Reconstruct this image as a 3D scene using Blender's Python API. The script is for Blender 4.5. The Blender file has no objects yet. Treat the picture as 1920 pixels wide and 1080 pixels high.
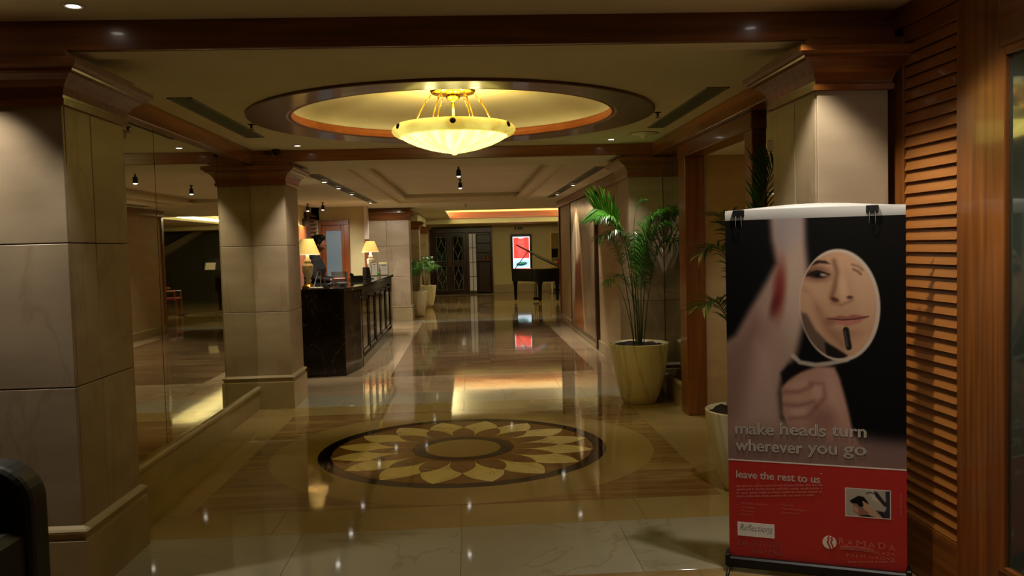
import bpy, bmesh, math, random
import numpy as np
from mathutils import Vector, Matrix
random.seed(7)
PI = math.pi
SC = bpy.context.scene
COL = SC.collection

# ------------------------------------------------------------------ camera
def set_camera():
    f, pitch, yaw, roll, h = 1603.1, -.0488, .0499, .0262, 1.64
    cy, sy, cp, sp = math.cos(yaw), math.sin(yaw), math.cos(pitch), math.sin(pitch)
    r = Vector((cy, -sy, 0)); fw = Vector((sy*cp, cy*cp, sp)); u = r.cross(fw)
    c, s = math.cos(roll), math.sin(roll)
    R = c*r - s*u; U = s*r + c*u
    cam = bpy.data.cameras.new('camera'); cam.sensor_width = 36; cam.lens = f/1920*36
    cam.clip_start = .05; cam.clip_end = 100
    o = bpy.data.objects.new('camera', cam); COL.objects.link(o)
    M = Matrix((( R.x, U.x, -fw.x, 0), (R.y, U.y, -fw.y, 0), (R.z, U.z, -fw.z, h), (0, 0, 0, 1)))
    o.matrix_world = M
    SC.camera = o
set_camera()

# ------------------------------------------------------------------ world, exposure
W = bpy.data.worlds.new('world'); SC.world = W; W.use_nodes = True
W.node_tree.nodes['Background'].inputs[0].default_value = (1.0, .85, .6, 1)
W.node_tree.nodes['Background'].inputs[1].default_value = .02
SC.view_settings.view_transform = 'Standard'; SC.view_settings.look = 'None'
SC.view_settings.exposure = 0.12; SC.view_settings.gamma = 1.0
SC.view_settings.use_curve_mapping = False
SC.cycles.caustics_reflective = True; SC.cycles.caustics_refractive = False; SC.cycles.blur_glossy = 1.0
SC.cycles.max_bounces = 8; SC.cycles.diffuse_bounces = 4; SC.cycles.glossy_bounces = 5
SC.cycles.sample_clamp_indirect = 3.0

WARM = (1.0, .80, .52); YEL = (1.0, .84, .42); HAL = (1.0, .91, .76)

# ------------------------------------------------------------------ helpers
def S(r, g, b):
    def c(v):
        v /= 255.0
        return v/12.92 if v <= .04045 else ((v+.055)/1.055)**2.4
    return (c(r), c(g), c(b))

class MB:
    def __init__(s): s.v = []; s.f = []
    def add(s, vs, fs):
        n = len(s.v); s.v += [tuple(v) for v in vs]; s.f += [tuple(i+n for i in f) for f in fs]; return s
    def box(s, x0, x1, y0, y1, z0, z1):
        vs = [(x, y, z) for x in (x0, x1) for y in (y0, y1) for z in (z0, z1)]
        return s.add(vs, [(0,1,3,2),(4,6,7,5),(0,4,5,1),(2,3,7,6),(0,2,6,4),(1,5,7,3)])
    def cbox(s, x0, x1, y0, y1, z0, z1, c=.004):
        lo = (x0, y0, z0); hi = (x1, y1, z1); vs = []; idx = {}
        for sx in (0,1):
            for sy in (0,1):
                for sz in (0,1):
                    sg = (sx, sy, sz)
                    for a in range(3):
                        p = []
                        for k in range(3):
                            b = hi[k] if sg[k] else lo[k]
                            if k != a: b += -c if sg[k] else c
                            p.append(b)
                        idx[sg+(a,)] = len(vs); vs.append(p)
        fs = []
        for a in range(3):
            b, d = (a+1) % 3, (a+2) % 3
            for sa in (0,1):
                q = []
                for (sb, sd) in ((0,0),(1,0),(1,1),(0,1)):
                    g = [0,0,0]; g[a] = sa; g[b] = sb; g[d] = sd; q.append(idx[tuple(g)+(a,)])
                fs.append(q)
        for a in range(3):      # edges along axis a
            b, d = (a+1) % 3, (a+2) % 3
            for sb in (0,1):
                for sd in (0,1):
                    g0 = [0,0,0]; g0[b] = sb; g0[d] = sd; g1 = list(g0); g1[a] = 1
                    fs.append([idx[tuple(g0)+(b,)], idx[tuple(g1)+(b,)], idx[tuple(g1)+(d,)], idx[tuple(g0)+(d,)]])
        for sx in (0,1):
            for sy in (0,1):
                for sz in (0,1): fs.append([idx[(sx,sy,sz,a)] for a in range(3)])
        return s.add(vs, fs)
    def prism(s, poly, a0, a1, axis='z'):
        def P(p, h): return (p[0], p[1], h) if axis == 'z' else ((p[0], h, p[1]) if axis == 'y' else (h, p[0], p[1]))
        n = len(poly)
        vs = [P(p, a0) for p in poly]+[P(p, a1) for p in poly]
        fs = [tuple(range(n))[::-1], tuple(range(n, 2*n))]+[(i, (i+1) % n, n+(i+1) % n, n+i) for i in range(n)]
        return s.add(vs, fs)
    def lathe(s, prof, n=32, c=(0,0,0), a0=0, a1=2*PI, close=False):
        full = abs(a1-a0-2*PI) < 1e-6; m = n if full else n+1
        vs = []
        for i in range(m):
            a = a0+(a1-a0)*i/n
            for r, z in prof: vs.append((c[0]+r*math.cos(a), c[1]+r*math.sin(a), c[2]+z))
        k = len(prof); fs = []
        kk = k if close else k-1
        for i in range(n):
            j = (i+1) % m
            for q in range(kk):
                q2 = (q+1) % k
                fs.append((i*k+q, j*k+q, j*k+q2, i*k+q2))
        return s.add(vs, fs)
    def disc(s, r, z, n=24, c=(0,0)):
        return s.add([(c[0]+r*math.cos(2*PI*i/n), c[1]+r*math.sin(2*PI*i/n), z) for i in range(n)], [tuple(range(n))])
    def tube(s, pts, rad, n=8, caps=True):
        pts = [Vector(p) for p in pts]; k = len(pts)
        rad = rad if isinstance(rad, (list, tuple)) else [rad]*k
        vs = []; up = None
        for i, p in enumerate(pts):
            t = (pts[min(i+1, k-1)]-pts[max(i-1, 0)]).normalized()
            if up is None: up = Vector((0,0,1)) if abs(t.z) < .9 else Vector((1,0,0))
            a = t.cross(up).normalized(); b = a.cross(t).normalized(); up = b
            for j in range(n):
                g = 2*PI*j/n; vs.append(p+a*(rad[i]*math.cos(g))+b*(rad[i]*math.sin(g)))
        fs = [(i*n+j, i*n+(j+1) % n, (i+1)*n+(j+1) % n, (i+1)*n+j) for i in range(k-1) for j in range(n)]
        if caps: fs += [tuple(range(n))[::-1], tuple(range((k-1)*n, k*n))]
        return s.add(vs, fs)
    def ball(s, c, r, nu=16, nv=10, fn=None):
        if not isinstance(r, (list, tuple)): r = (r, r, r)
        vs = [(0,0,-1)]+[(math.cos(2*PI*i/nu)*math.sin(PI*j/nv), math.sin(2*PI*i/nu)*math.sin(PI*j/nv), -math.cos(PI*j/nv)) for j in range(1, nv) for i in range(nu)]+[(0,0,1)]
        if fn: vs = [fn(*v) for v in vs]
        vs = [(c[0]+v[0]*r[0], c[1]+v[1]*r[1], c[2]+v[2]*r[2]) for v in vs]
        fs = [(0, 1+(i+1) % nu, 1+i) for i in range(nu)]
        for j in range(nv-2):
            for i in range(nu):
                a = 1+j*nu; fs.append((a+i, a+(i+1) % nu, a+nu+(i+1) % nu, a+nu+i))
        l = len(vs)-1; a = 1+(nv-2)*nu
        fs += [(a+i, a+(i+1) % nu, l) for i in range(nu)]
        return s.add(vs, fs)
    def crown(s, x0, x1, y0, y1, prof):
        vs = []
        for o, z in prof: vs += [(x0-o, y0-o, z), (x1+o, y0-o, z), (x1+o, y1+o, z), (x0-o, y1+o, z)]
        k = len(prof)
        fs = [(i*4+j, i*4+(j+1) % 4, (i+1)*4+(j+1) % 4, (i+1)*4+j) for i in range(k-1) for j in range(4)]
        fs += [(3,2,1,0), ((k-1)*4, (k-1)*4+1, (k-1)*4+2, (k-1)*4+3)]
        return s.add(vs, fs)
    def mesh(s, name, smooth=False, recalc=True, off=(0,0,0)):
        me = bpy.data.meshes.new(name)
        me.from_pydata([(a-off[0], b-off[1], c-off[2]) for a, b, c in s.v], [], s.f)
        if recalc:
            bm = bmesh.new(); bm.from_mesh(me); bmesh.ops.recalc_face_normals(bm, faces=bm.faces); bm.to_mesh(me); bm.free()
        if smooth: me.polygons.foreach_set('use_smooth', [True]*len(me.polygons))
        me.update(); return me
    def build(s, name, mat, parent=None, smooth=False, recalc=True, kind=None):
        off = (0,0,0)
        if parent is not None and parent.name not in LOCAL: off = worldloc(parent)
        o = bpy.data.objects.new(name, s.mesh(name, smooth, recalc, off)); COL.objects.link(o)
        if mat: o.data.materials.append(mat)
        if parent is not None:
            o.parent = parent
            if parent.name in LOCAL: LOCAL.add(o.name)
        if kind: o['kind'] = kind
        if smooth == 'auto': pass
        return o
LOCAL = set()
def worldloc(o):
    v = Vector((0,0,0))
    while o: v += o.location; o = o.parent
    return v
def tag(o, label, cat, group=None):
    o['label'] = label; o['category'] = cat
    if group: o['group'] = group
    return o
def thing(name, loc, label, cat, group=None, rz=0, local=False):
    o = bpy.data.objects.new(name, None); COL.objects.link(o); o.location = loc; o.rotation_euler = (0,0,rz)
    o.empty_display_size = .1
    if local or rz: LOCAL.add(o.name)
    return tag(o, label, cat, group)
def struct(o): o['kind'] = 'structure'; return o
def kids(o): return [c for c in bpy.data.objects if c.parent == o]
def dup(root, loc, rz=None, label=None, group=None, scale=None):
    r = root.copy(); COL.objects.link(r); r.location = loc
    if rz is not None: r.rotation_euler = (0,0,rz)
    if scale: r.scale = (scale,)*3
    if label: r['label'] = label
    if group: r['group'] = group
    for ch in list(root.children):
        c = ch.copy(); COL.objects.link(c); c.parent = r
        for g in list(ch.children):
            d = g.copy(); COL.objects.link(d); d.parent = c
    return r
def lamp(kind, loc, power, color, parent=None, target=None, angle=60, blend=.5, radius=.03, name='lamp_light', size=None):
    l = bpy.data.lights.new(name, kind); l.energy = power; l.color = color
    if kind == 'SPOT': l.spot_size = math.radians(angle); l.spot_blend = blend
    if kind in ('SPOT', 'POINT'): l.shadow_soft_size = radius
    if kind == 'AREA':
        l.shape = 'RECTANGLE'; l.size, l.size_y = size
    o = bpy.data.objects.new(name, l); COL.objects.link(o)
    loc = Vector(loc)
    if target is not None:
        o.rotation_euler = (Vector(target)-loc).to_track_quat('-Z', 'Y').to_euler()
    if parent is not None: o.parent = parent; o.location = loc-worldloc(parent)
    else: o.location = loc
    return o

# ------------------------------------------------------------------ materials
def base_mat(name, col=(.5,.5,.5), rough=.5, metal=0, spec=.5, coat=0, trans=0, ior=1.45, emit=None, es=0):
    m = bpy.data.materials.new(name); m.use_nodes = True
    b = m.node_tree.nodes['Principled BSDF']
    b.inputs['Base Color'].default_value = (*col, 1); b.inputs['Roughness'].default_value = rough
    b.inputs['Metallic'].default_value = metal; b.inputs['Specular IOR Level'].default_value = spec
    b.inputs['Coat Weight'].default_value = coat; b.inputs['Coat Roughness'].default_value = .08
    b.inputs['Transmission Weight'].default_value = trans; b.inputs['IOR'].default_value = ior
    if emit: b.inputs['Emission Color'].default_value = (*emit, 1); b.inputs['Emission Strength'].default_value = es
    return m
def noise_mat(name, c1, c2, scale=(4,4,4), detail=4, rough=.5, bump=0, dist=0, lo=.35, hi=.65, rnd=False, c3=None, vein=None, rough2=None, **k):
    m = base_mat(name, c1, rough, **k); nt = m.node_tree; N = nt.nodes; L = nt.links; b = N['Principled BSDF']
    tc = N.new('ShaderNodeTexCoord'); mp = N.new('ShaderNodeMapping'); mp.inputs['Scale'].default_value = scale
    L.new(tc.outputs['Object'], mp.inputs['Vector'])
    if rnd:
        oi = N.new('ShaderNodeObjectInfo'); ml = N.new('ShaderNodeVectorMath'); ml.operation = 'SCALE'; ml.inputs[0].default_value = (13, 7, 5)
        L.new(oi.outputs['Random'], ml.inputs['Scale']); L.new(ml.outputs[0], mp.inputs['Location'])
    nz = N.new('ShaderNodeTexNoise'); nz.inputs['Scale'].default_value = 1; nz.inputs['Detail'].default_value = detail
    nz.inputs['Distortion'].default_value = dist; L.new(mp.outputs[0], nz.inputs['Vector'])
    cr = N.new('ShaderNodeValToRGB'); e = cr.color_ramp.elements
    e[0].position = lo; e[0].color = (*c1, 1); e[1].position = hi; e[1].color = (*c2, 1)
    if c3: x = e.new((lo+hi)/2); x.color = (*c3, 1)
    L.new(nz.outputs['Fac'], cr.inputs[0]); out = cr.outputs[0]
    if vein:      # thin veins: |noise-.5| small
        vc, vs, vw, va = vein
        mv = N.new('ShaderNodeMapping'); mv.inputs['Scale'].default_value = vs; L.new(tc.outputs['Object'], mv.inputs['Vector'])
        if rnd: L.new(ml.outputs[0], mv.inputs['Location'])
        n2 = N.new('ShaderNodeTexNoise'); n2.inputs['Scale'].default_value = 1; n2.inputs['Detail'].default_value = 6; n2.inputs['Distortion'].default_value = .8
        L.new(mv.outputs[0], n2.inputs['Vector'])
        s1 = N.new('ShaderNodeMath'); s1.operation = 'SUBTRACT'; s1.inputs[1].default_value = .5; L.new(n2.outputs['Fac'], s1.inputs[0])
        s2 = N.new('ShaderNodeMath'); s2.operation = 'ABSOLUTE'; L.new(s1.outputs[0], s2.inputs[0])
        mr = N.new('ShaderNodeMapRange'); mr.inputs['From Min'].default_value = 0; mr.inputs['From Max'].default_value = vw
        mr.inputs['To Min'].default_value = va; mr.inputs['To Max'].default_value = 0; L.new(s2.outputs[0], mr.inputs['Value'])
        mx = N.new('ShaderNodeMix'); mx.data_type = 'RGBA'; L.new(mr.outputs[0], mx.inputs['Factor'])
        L.new(out, mx.inputs['A']); mx.inputs['B'].default_value = (*vc, 1); out = mx.outputs['Result']
    L.new(out, b.inputs['Base Color'])
    if bump:
        bp = N.new('ShaderNodeBump'); bp.inputs['Strength'].default_value = bump; bp.inputs['Distance'].default_value = .01
        L.new(nz.outputs['Fac'], bp.inputs['Height']); L.new(bp.outputs[0], b.inputs['Normal'])
    return m
def floor_mat(name, c1, c2, scale, rough=.05, **k):
    m = noise_mat(name, c1, c2, scale, rough=rough, rnd=True, **k)
    nt = m.node_tree; N = nt.nodes; L = nt.links; b = N['Principled BSDF']   # faint waviness of polished slabs
    tc = N.new('ShaderNodeTexCoord'); nz = N.new('ShaderNodeTexNoise'); nz.inputs['Scale'].default_value = 1.3; nz.inputs['Detail'].default_value = 1
    L.new(tc.outputs['Object'], nz.inputs['Vector'])
    bp = N.new('ShaderNodeBump'); bp.inputs['Strength'].default_value = .06; bp.inputs['Distance'].default_value = .02
    L.new(nz.outputs['Fac'], bp.inputs['Height']); L.new(bp.outputs[0], b.inputs['Normal'])
    b.inputs['Specular IOR Level'].default_value = .42
    return m
def attr_mat(name, rough=.5, emit=0):
    m = base_mat(name, rough=rough); nt = m.node_tree; b = nt.nodes['Principled BSDF']
    a = nt.nodes.new('ShaderNodeAttribute'); a.attribute_name = 'print'
    if emit:
        nt.links.new(a.outputs['Color'], b.inputs['Emission Color']); b.inputs['Emission Strength'].default_value = emit
        b.inputs['Base Color'].default_value = (.01,.01,.01,1)
    else: nt.links.new(a.outputs['Color'], b.inputs['Base Color'])
    return m
def emit_mat(name, col, st): return base_mat(name, (.02,.02,.02), .4, emit=col, es=st)

M = {}
M['ceil'] = noise_mat('ceiling_paint', S(240,232,204), S(234,226,196), (2,2,2), rough=.85)
M['ceil_dome'] = noise_mat('dome_paint', S(220,214,188), S(214,206,178), (2,2,2), rough=.6)
M['cream'] = noise_mat('cream_wall_paint', S(212,200,152), S(204,192,144), (1.5,1.5,1.5), rough=.7)
M['beige'] = noise_mat('beige_wall_cover', S(190,164,122), S(180,154,112), (2,2,9), rough=.6)
def wood(name, c1, c2, sc, rough=.28, coat=.25): return noise_mat(name, c1, c2, sc, detail=6, rough=rough, coat=coat, dist=.35, lo=.3, hi=.7)
WA, WB = S(104,58,22), S(146,88,38)
M['wood_x'] = wood('wood_grain_across', WA, WB, (1.2,26,26))
M['wood_y'] = wood('wood_grain_along', WA, WB, (26,1.2,26))
M['wood_z'] = wood('wood_grain_upright', WA, WB, (26,26,1.0))
M['wood_slat'] = wood('wood_louver', S(136,82,34), S(164,106,50), (26,1.6,26), rough=.32)
M['wood_ring'] = wood('wood_ring', S(84,44,22), S(112,62,32), (6,6,6), rough=.35)
M['wood_lip'] = wood('wood_lip', S(150,78,30), S(176,100,44), (5,5,5), rough=.35)
M['wood_door'] = wood('wood_orange', S(126,66,28), S(150,84,36), (20,20,1.0))
M['wood_dark'] = wood('wood_dark', S(44,22,12), S(66,34,18), (24,24,1.0), rough=.3)
M['wood_cove'] = wood('wood_cove', S(160,78,30), S(186,98,42), (1.2,26,26), rough=.3)
M['stone'] = noise_mat('beige_sandstone', S(170,152,126), S(154,135,110), (1.6,1.6,5), detail=8, rough=.42, rnd=True, vein=(S(132,108,82), (2.2,2.2,.6), .02, .35))
M['stone_base'] = noise_mat('honed_base_stone', S(172,154,118), S(156,137,102), (2,2,3), detail=8, rough=.3, rnd=True)
M['joint'] = base_mat('joint_mortar', S(84,70,52), .9)
M['mirror'] = base_mat('bronze_mirror', (.70,.69,.54), .015, metal=1)
M['mirror_edge'] = base_mat('mirror_edge', S(30,34,24), .3)
M['fl_white'] = floor_mat('white_marble', S(158,152,130), S(146,138,114), (1.2,1.2,1.2), detail=6, vein=(S(122,110,84), (.9,1.3,1), .010, .4))
M['fl_tan'] = floor_mat('tan_marble', S(154,131,90), S(140,115,74), (1.0,1.6,1), detail=5, vein=(S(128,98,58), (.6,1.4,1), .02, .35))
M['fl_field'] = floor_mat('cream_field_marble', S(154,134,84), S(143,122,72), (.9,1.2,1), detail=5, vein=(S(150,118,66), (.7,1.1,1), .02, .3))
M['fl_brown'] = floor_mat('brown_veined_marble', S(148,122,74), S(122,92,50), (.8,10,1), detail=6, vein=(S(98,62,32), (.5,6,1), .025, .6))
M['fl_petalw'] = floor_mat('ivory_petal_marble', S(230,216,166), S(218,202,148), (2,2,1), vein=(S(150,128,84), (2,3,1), .02, .5))
M['fl_petalb'] = floor_mat('brown_petal_marble', S(136,102,54), S(116,82,40), (6,2,1), detail=5)
M['fl_black'] = floor_mat('black_marble', S(12,11,10), S(18,16,14), (4,4,1))
M['fl_b2'] = floor_mat('grey_brown_marble', S(124,100,72), S(92,70,48), (.8,7,1), detail=6, vein=(S(66,48,32), (.5,3,1), .03, .5))
M['fl_pale'] = floor_mat('pale_pink_marble', S(172,150,120), S(156,134,104), (.9,1.4,1), detail=6, vein=(S(128,104,76), (.7,1.5,1), .02, .4))
M['fl_base'] = base_mat('floor_grout', S(120,100,66), .9)
M['brass'] = base_mat('polished_brass', S(212,170,74), .18, metal=1)
M['brass_dk'] = base_mat('aged_brass_stud', S(52,36,14), .35, metal=.8)
M['black'] = base_mat('black_plastic', S(14,14,14), .4)
M['satin_black'] = base_mat('black_lacquer', S(8,8,8), .22, spec=.35)
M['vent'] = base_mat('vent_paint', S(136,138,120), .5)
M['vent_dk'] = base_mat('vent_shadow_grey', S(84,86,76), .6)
M['spotglow'] = emit_mat('spot_lamp_glow', (1.0,.93,.82), 12)
M['white'] = base_mat('white_plastic', S(225,220,208), .4)
M['soil'] = noise_mat('potting_soil', S(44,28,18), S(24,15,9), (40,40,40), rough=.9, bump=.6)
M['pot'] = noise_mat('cream_glazed_pot', S(240,233,200), S(230,221,184), (2.2,2.2,.8), detail=6, rough=.22, coat=.3, vein=(S(176,152,98), (1.4,1.4,.3), .02, .5))
M['leaf'] = noise_mat('palm_leaf', S(48,112,22), S(84,152,36), (5,5,5), rough=.32)
M['leaf_dk'] = noise_mat('palm_leaf_dark', S(38,82,26), S(66,116,40), (5,5,5), rough=.3)
M['stem'] = noise_mat('palm_stem', S(74,88,34), S(48,62,22), (8,8,3), rough=.5)
M['dmarble'] = noise_mat('dark_brown_marble', S(28,23,17), S(46,38,27), (3,3,3), detail=8, rough=.09, dist=1.2, vein=(S(150,136,108), (2.6,2.6,2.2), .008, .28))
M['dmarble_top'] = noise_mat('dark_marble_top', S(26,22,17), S(44,38,28), (4,4,4), detail=8, rough=.05, vein=(S(150,138,112), (2,2,2), .008, .5))
M['panel_gloss'] = noise_mat('polished_counter_panel', S(52,34,22), S(38,25,17), (3,3,1), rough=.06, coat=.8)

# ------------------------------------------------------------------ large structure
XL, XR = -1.89, 1.72           # pillar faces towards the hall
XLM, XRM = -2.235, 2.085       # mirror planes
Y1, Y1B, Y2, Y2B = 4.16, 4.90, 9.04, 9.71
Z0, Z1, Z2 = 2.744, 2.69, 2.573
CX, CY = -.088, 6.95

# floor
fl = struct(MB().box(-6, 8, -3, 31, -.08, -.012).build('floor', M['fl_base']))
G = .0008
def slab(x0, x1, y0, y1, m, name='slab'):
    return MB().cbox(x0+G, x1-G, y0+G, y1-G, -.012, 0, .0008).build(name, M[m], fl)
def grid(x0, x1, y0, y1, nx, ny, m):
    for i in range(nx):
        for j in range(ny):
            slab(x0+(x1-x0)*i/nx, x0+(x1-x0)*(i+1)/nx, y0+(y1-y0)*j/ny, y0+(y1-y0)*(j+1)/ny, m)
grid(-5, 2.12, -2.5, Y1, 7, 7, 'fl_tan')
grid(XL-.03, XR+.03, Y1, 4.96, 4, 1, 'fl_white')
slab(-2.3, XL-.03, Y1, 4.96, 'fl_white'); slab(XR+.03, 2.12, Y1, 4.96, 'fl_white')
FX0, FX1, FY0, FY1 = CX-1.70, CX+1.68, CY-1.56, CY+1.62
for (a, b, c, d, n) in ((-2.3, 2.12, 4.96, FY0, 4), (-2.3, 2.12, FY1, Y2, 4)): grid(a, b, c, d, n, 1, 'fl_field')
for (a, b) in ((-2.3, FX0), (FX1, 2.12)): grid(a, b, FY0, FY1, 1, 3, 'fl_field')
RB = 1.545
def arc(r, a0, a1, n): return [(CX+r*math.cos(a0+(a1-a0)*i/n), CY+r*math.sin(a0+(a1-a0)*i/n)) for i in range(n+1)]
for sx, sy, q in ((1,1,0), (-1,1,1), (-1,-1,2), (1,-1,3)):
    a0 = q*PI/2; pts = arc(RB+G, a0, a0+PI/2, 24)
    ex = FX1-G if sx > 0 else FX0+G; ey = FY1-G if sy > 0 else FY0+G
    if q % 2 == 0: cor = [(CX+sx*G, ey), (ex, ey), (ex, CY+sy*G)]
    else: cor = [(ex, CY+sy*G), (ex, ey), (CX+sx*G, ey)]
    MB().prism(pts+cor, -.012, 0).build('corner_slab', M['fl_brown'], fl)
def sector(r0, r1, a0, a1, n=8):
    g0 = G/r0 if r0 > .05 else 0; g1 = G/r1
    return arc(r1-G, a0+g1, a1-g1, n)+(arc(r0+G, a1-g0, a0+g0, n) if r0 > .05 else [])
RO, RI = 1.165, 1.062; QO, QI = .412, .308
for k in range(8): MB().prism(sector(RO, RB, k*PI/4, (k+1)*PI/4, 12), -.012, 0).build('field_slab', M['fl_field'], fl)
for k in range(8): MB().prism(sector(RI, RO, k*PI/4, (k+1)*PI/4, 12), -.012, 0).build('ring_slab', M['fl_black'], fl)
for k in range(4): MB().prism(sector(QI, QO, k*PI/2, (k+1)*PI/2, 16), -.012, 0).build('ring_slab', M['fl_black'], fl)
MB().prism(arc(QI-G, 0, 2*PI, 48)[:-1], -.012, 0).build('centre_slab', M['fl_field'], fl)
NP = 16; HA = PI/NP; RM = .785; RT = 1.058
def loc_pol(pts): return [(r*math.cos(a), r*math.sin(a)) for r, a in pts]
n = 8
inner_edge = [(QO+(RM-QO)*i/n, HA*(1-(i/n)**2.5)) for i in range(n+1)]      # half-width angle of inner petal
outer_edge = [(RM+(RT-RM)*i/n, HA*(1-(i/n)**1.5)) for i in range(n+1)]
brown = [(r+.001, a*.985) for r, a in inner_edge]+[(r+.001, -a*.985) for r, a in inner_edge[::-1][1:]]
white = [(r, (HA-a)*.985) for r, a in inner_edge]+[(r, a*.985) for r, a in outer_edge[1:]]
white = white+[(r, -a) for r, a in white[::-1][1:]]
white = [p for i, p in enumerate(white) if i == 0 or abs(p[0]-white[i-1][0])+abs(p[1]-white[i-1][1]) > 1e-5]
tri = [(r+.001, (HA-a)*.985) for r, a in outer_edge]+[(RI-G, HA*.99), (RI-G, 0), (RI-G, -HA*.99)]+[(r+.001, -(HA-a)*.985) for r, a in outer_edge[::-1][:-1]]
def petals(name, poly, m, off):
    me = MB().prism(loc_pol(poly), -.012, 0).mesh(name)
    me.materials.append(M[m])
    for k in range(NP):
        o = bpy.data.objects.new(name, me); COL.objects.link(o); o.parent = fl
        o.location = (CX, CY, 0); o.rotation_euler = (0, 0, -PI/2+off+k*2*PI/NP)
petals('inner_petal', brown, 'fl_petalb', 0)
petals('outer_petal', white, 'fl_petalw', HA)
petals('outer_wedge', tri, 'fl_petalb', 0)
grid(-2.3, 2.12, Y2, 9.73, 5, 1, 'fl_white')
grid(-3.4, 2.12, 9.73, 11.0, 5, 1, 'fl_pale')
grid(-3.4, -1.05, 11.0, 18.95, 2, 6, 'fl_pale')
grid(-1.05, 1.6, 11.0, 18.95, 2, 8, 'fl_b2')
grid(1.6, 2.12, 11.0, 18.95, 1, 6, 'fl_pale')
grid(-3.4, 8, 18.95, 19.65, 8, 1, 'fl_white')
grid(-2, 8, 19.65, 29.3, 8, 8, 'fl_tan')
grid(-2, 8, 29.3, 31, 8, 1, 'fl_pale')
M2X, M2Y = 1.85, 24.0
for k in range(8):
    a0, a1 = k*PI/4, (k+1)*PI/4
    pts = [(M2X+1.62*math.cos(a0+(a1-a0)*i/10), M2Y+1.62*math.sin(a0+(a1-a0)*i/10)) for i in range(11)]+[(M2X+1.5*math.cos(a1-(a1-a0)*i/10), M2Y+1.5*math.sin(a1-(a1-a0)*i/10)) for i in range(11)]
    MB().prism(pts, -.011, .0006).build('ring_slab', M['fl_black'], fl)

# ceilings
def holed(name, x0, x1, y0, y1, hx0, hx1, hy0, hy1, z, t=.05, m='ceil'):
    b = MB()
    b.box(x0, x1, y0, hy0, z, z+t); b.box(x0, x1, hy1, y1, z, z+t); b.box(x0, hx0, hy0, hy1, z, z+t); b.box(hx1, x1, hy0, hy1, z, z+t)
    return struct(b.build(name, M[m]))
struct(MB().box(-5, 2.3, -2.6, 4.14, Z0, Z0+.05).build('ceiling', M['ceil']))
RC = 1.31      # round recess in the bay ceiling
b = MB(); n = 96; x0, x1, y0, y1 = -2.3, 2.2, 4.30, 9.02
inn = [(CX+RC*math.cos(2*PI*i/n), CY+RC*math.sin(2*PI*i/n)) for i in range(n)]
out = []
for i in range(n):
    c, s = math.cos(2*PI*i/n), math.sin(2*PI*i/n)
    t = min(((x1-CX)/c if c > 1e-9 else (x0-CX)/c if c < -1e-9 else 9), ((y1-CY)/s if s > 1e-9 else (y0-CY)/s if s < -1e-9 else 9))
    out.append((CX+c*t, CY+s*t))
vs = [(p[0], p[1], Z1) for p in inn]+[(p[0], p[1], Z1) for p in out]+[(p[0], p[1], Z1+.04) for p in inn]+[(p[0], p[1], Z1+.04) for p in out]
fs = []
for i in range(n):
    j = (i+1) % n
    fs += [(i, j, n+j, n+i), (2*n+i, 3*n+i, 3*n+j, 2*n+j), (i, 2*n+i, 2*n+j, j)]
b.add(vs, fs)
for (cx_, cy_) in ((x0, y0), (x1, y0), (x1, y1), (x0, y1)):      # close the four corners outside the polygon
    near = [p for p in out if (abs(p[0]-cx_) < 1e-6 or abs(p[1]-cy_) < 1e-6)]
    pa = min((p for p in out if abs(p[0]-cx_) < 1e-6), key=lambda p: abs(p[1]-cy_)); pb = min((p for p in out if abs(p[1]-cy_) < 1e-6), key=lambda p: abs(p[0]-cx_))
    b.prism([pa, (cx_, cy_), pb], Z1, Z1+.04)
struct(b.build('ceiling', M['ceil']))
prof = [(1.46, Z1+.04), (1.46, 2.80)]+[(1.46*math.cos(a*PI/2/10), 2.80+.165*math.sin(a*PI/2/10)) for a in range(1, 10)]+[(.02, 2.965)]
struct(MB().lathe(prof, 96, (CX, CY, 0)).build('ceiling', M['ceil_dome'], smooth=True, recalc=False))
tr = struct(MB().lathe([(1.60, Z1+.001), (1.60, Z1-.016), (1.588, Z1-.020), (1.305, Z1-.014), (1.285, Z1-.008), (1.285, Z1+.001)], 128, (CX, CY, 0), close=True).build('trim_1', M['wood_ring'], smooth=False))
MB().lathe([(1.285, Z1-.008), (1.265, Z1-.010), (1.255, Z1+.0), (1.27, Z1+.012), (1.28, Z1+.03), (1.265, Z1+.05), (1.285, Z1+.062), (1.32, Z1+.062), (1.32, Z1+.002), (1.285, Z1+.002)], 128, (CX, CY, 0), close=True).build('lip', M['wood_lip'], tr, smooth=True)
# reception hall ceiling with a stepped tray
c2 = holed('ceiling', -3.4, 2.3, 9.02, 21.3, -1.38, 1.18, 9.95, 17.6, Z2)
b = MB()
b2 = MB()
for (x0, x1, y0, y1, z, t) in ((-1.44, 1.24, 9.89, 17.66, Z2+.05, .05),):
    ix0, ix1, iy0, iy1 = -1.22, 1.02, 10.11, 17.44
    b2.box(x0, x1, y0, iy0, z, z+t); b2.box(x0, x1, iy1, y1, z, z+t); b2.box(x0, ix0, iy0, iy1, z, z+t); b2.box(ix1, x1, iy0, iy1, z, z+t)
b2.box(-1.3, 1.1, 10.0, 17.52, Z2+.17, Z2+.2)
for (x0, x1, y0, y1) in ((-1.3, -1.28, 10.0, 17.52), (1.08, 1.1, 10.0, 17.52), (-1.3, 1.1, 10.0, 10.03), (-1.3, 1.1, 17.5, 17.52)): b2.box(x0, x1, y0, y1, Z2+.09, Z2+.18)
b2.build('tray_step', M['ceil'], c2)
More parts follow.
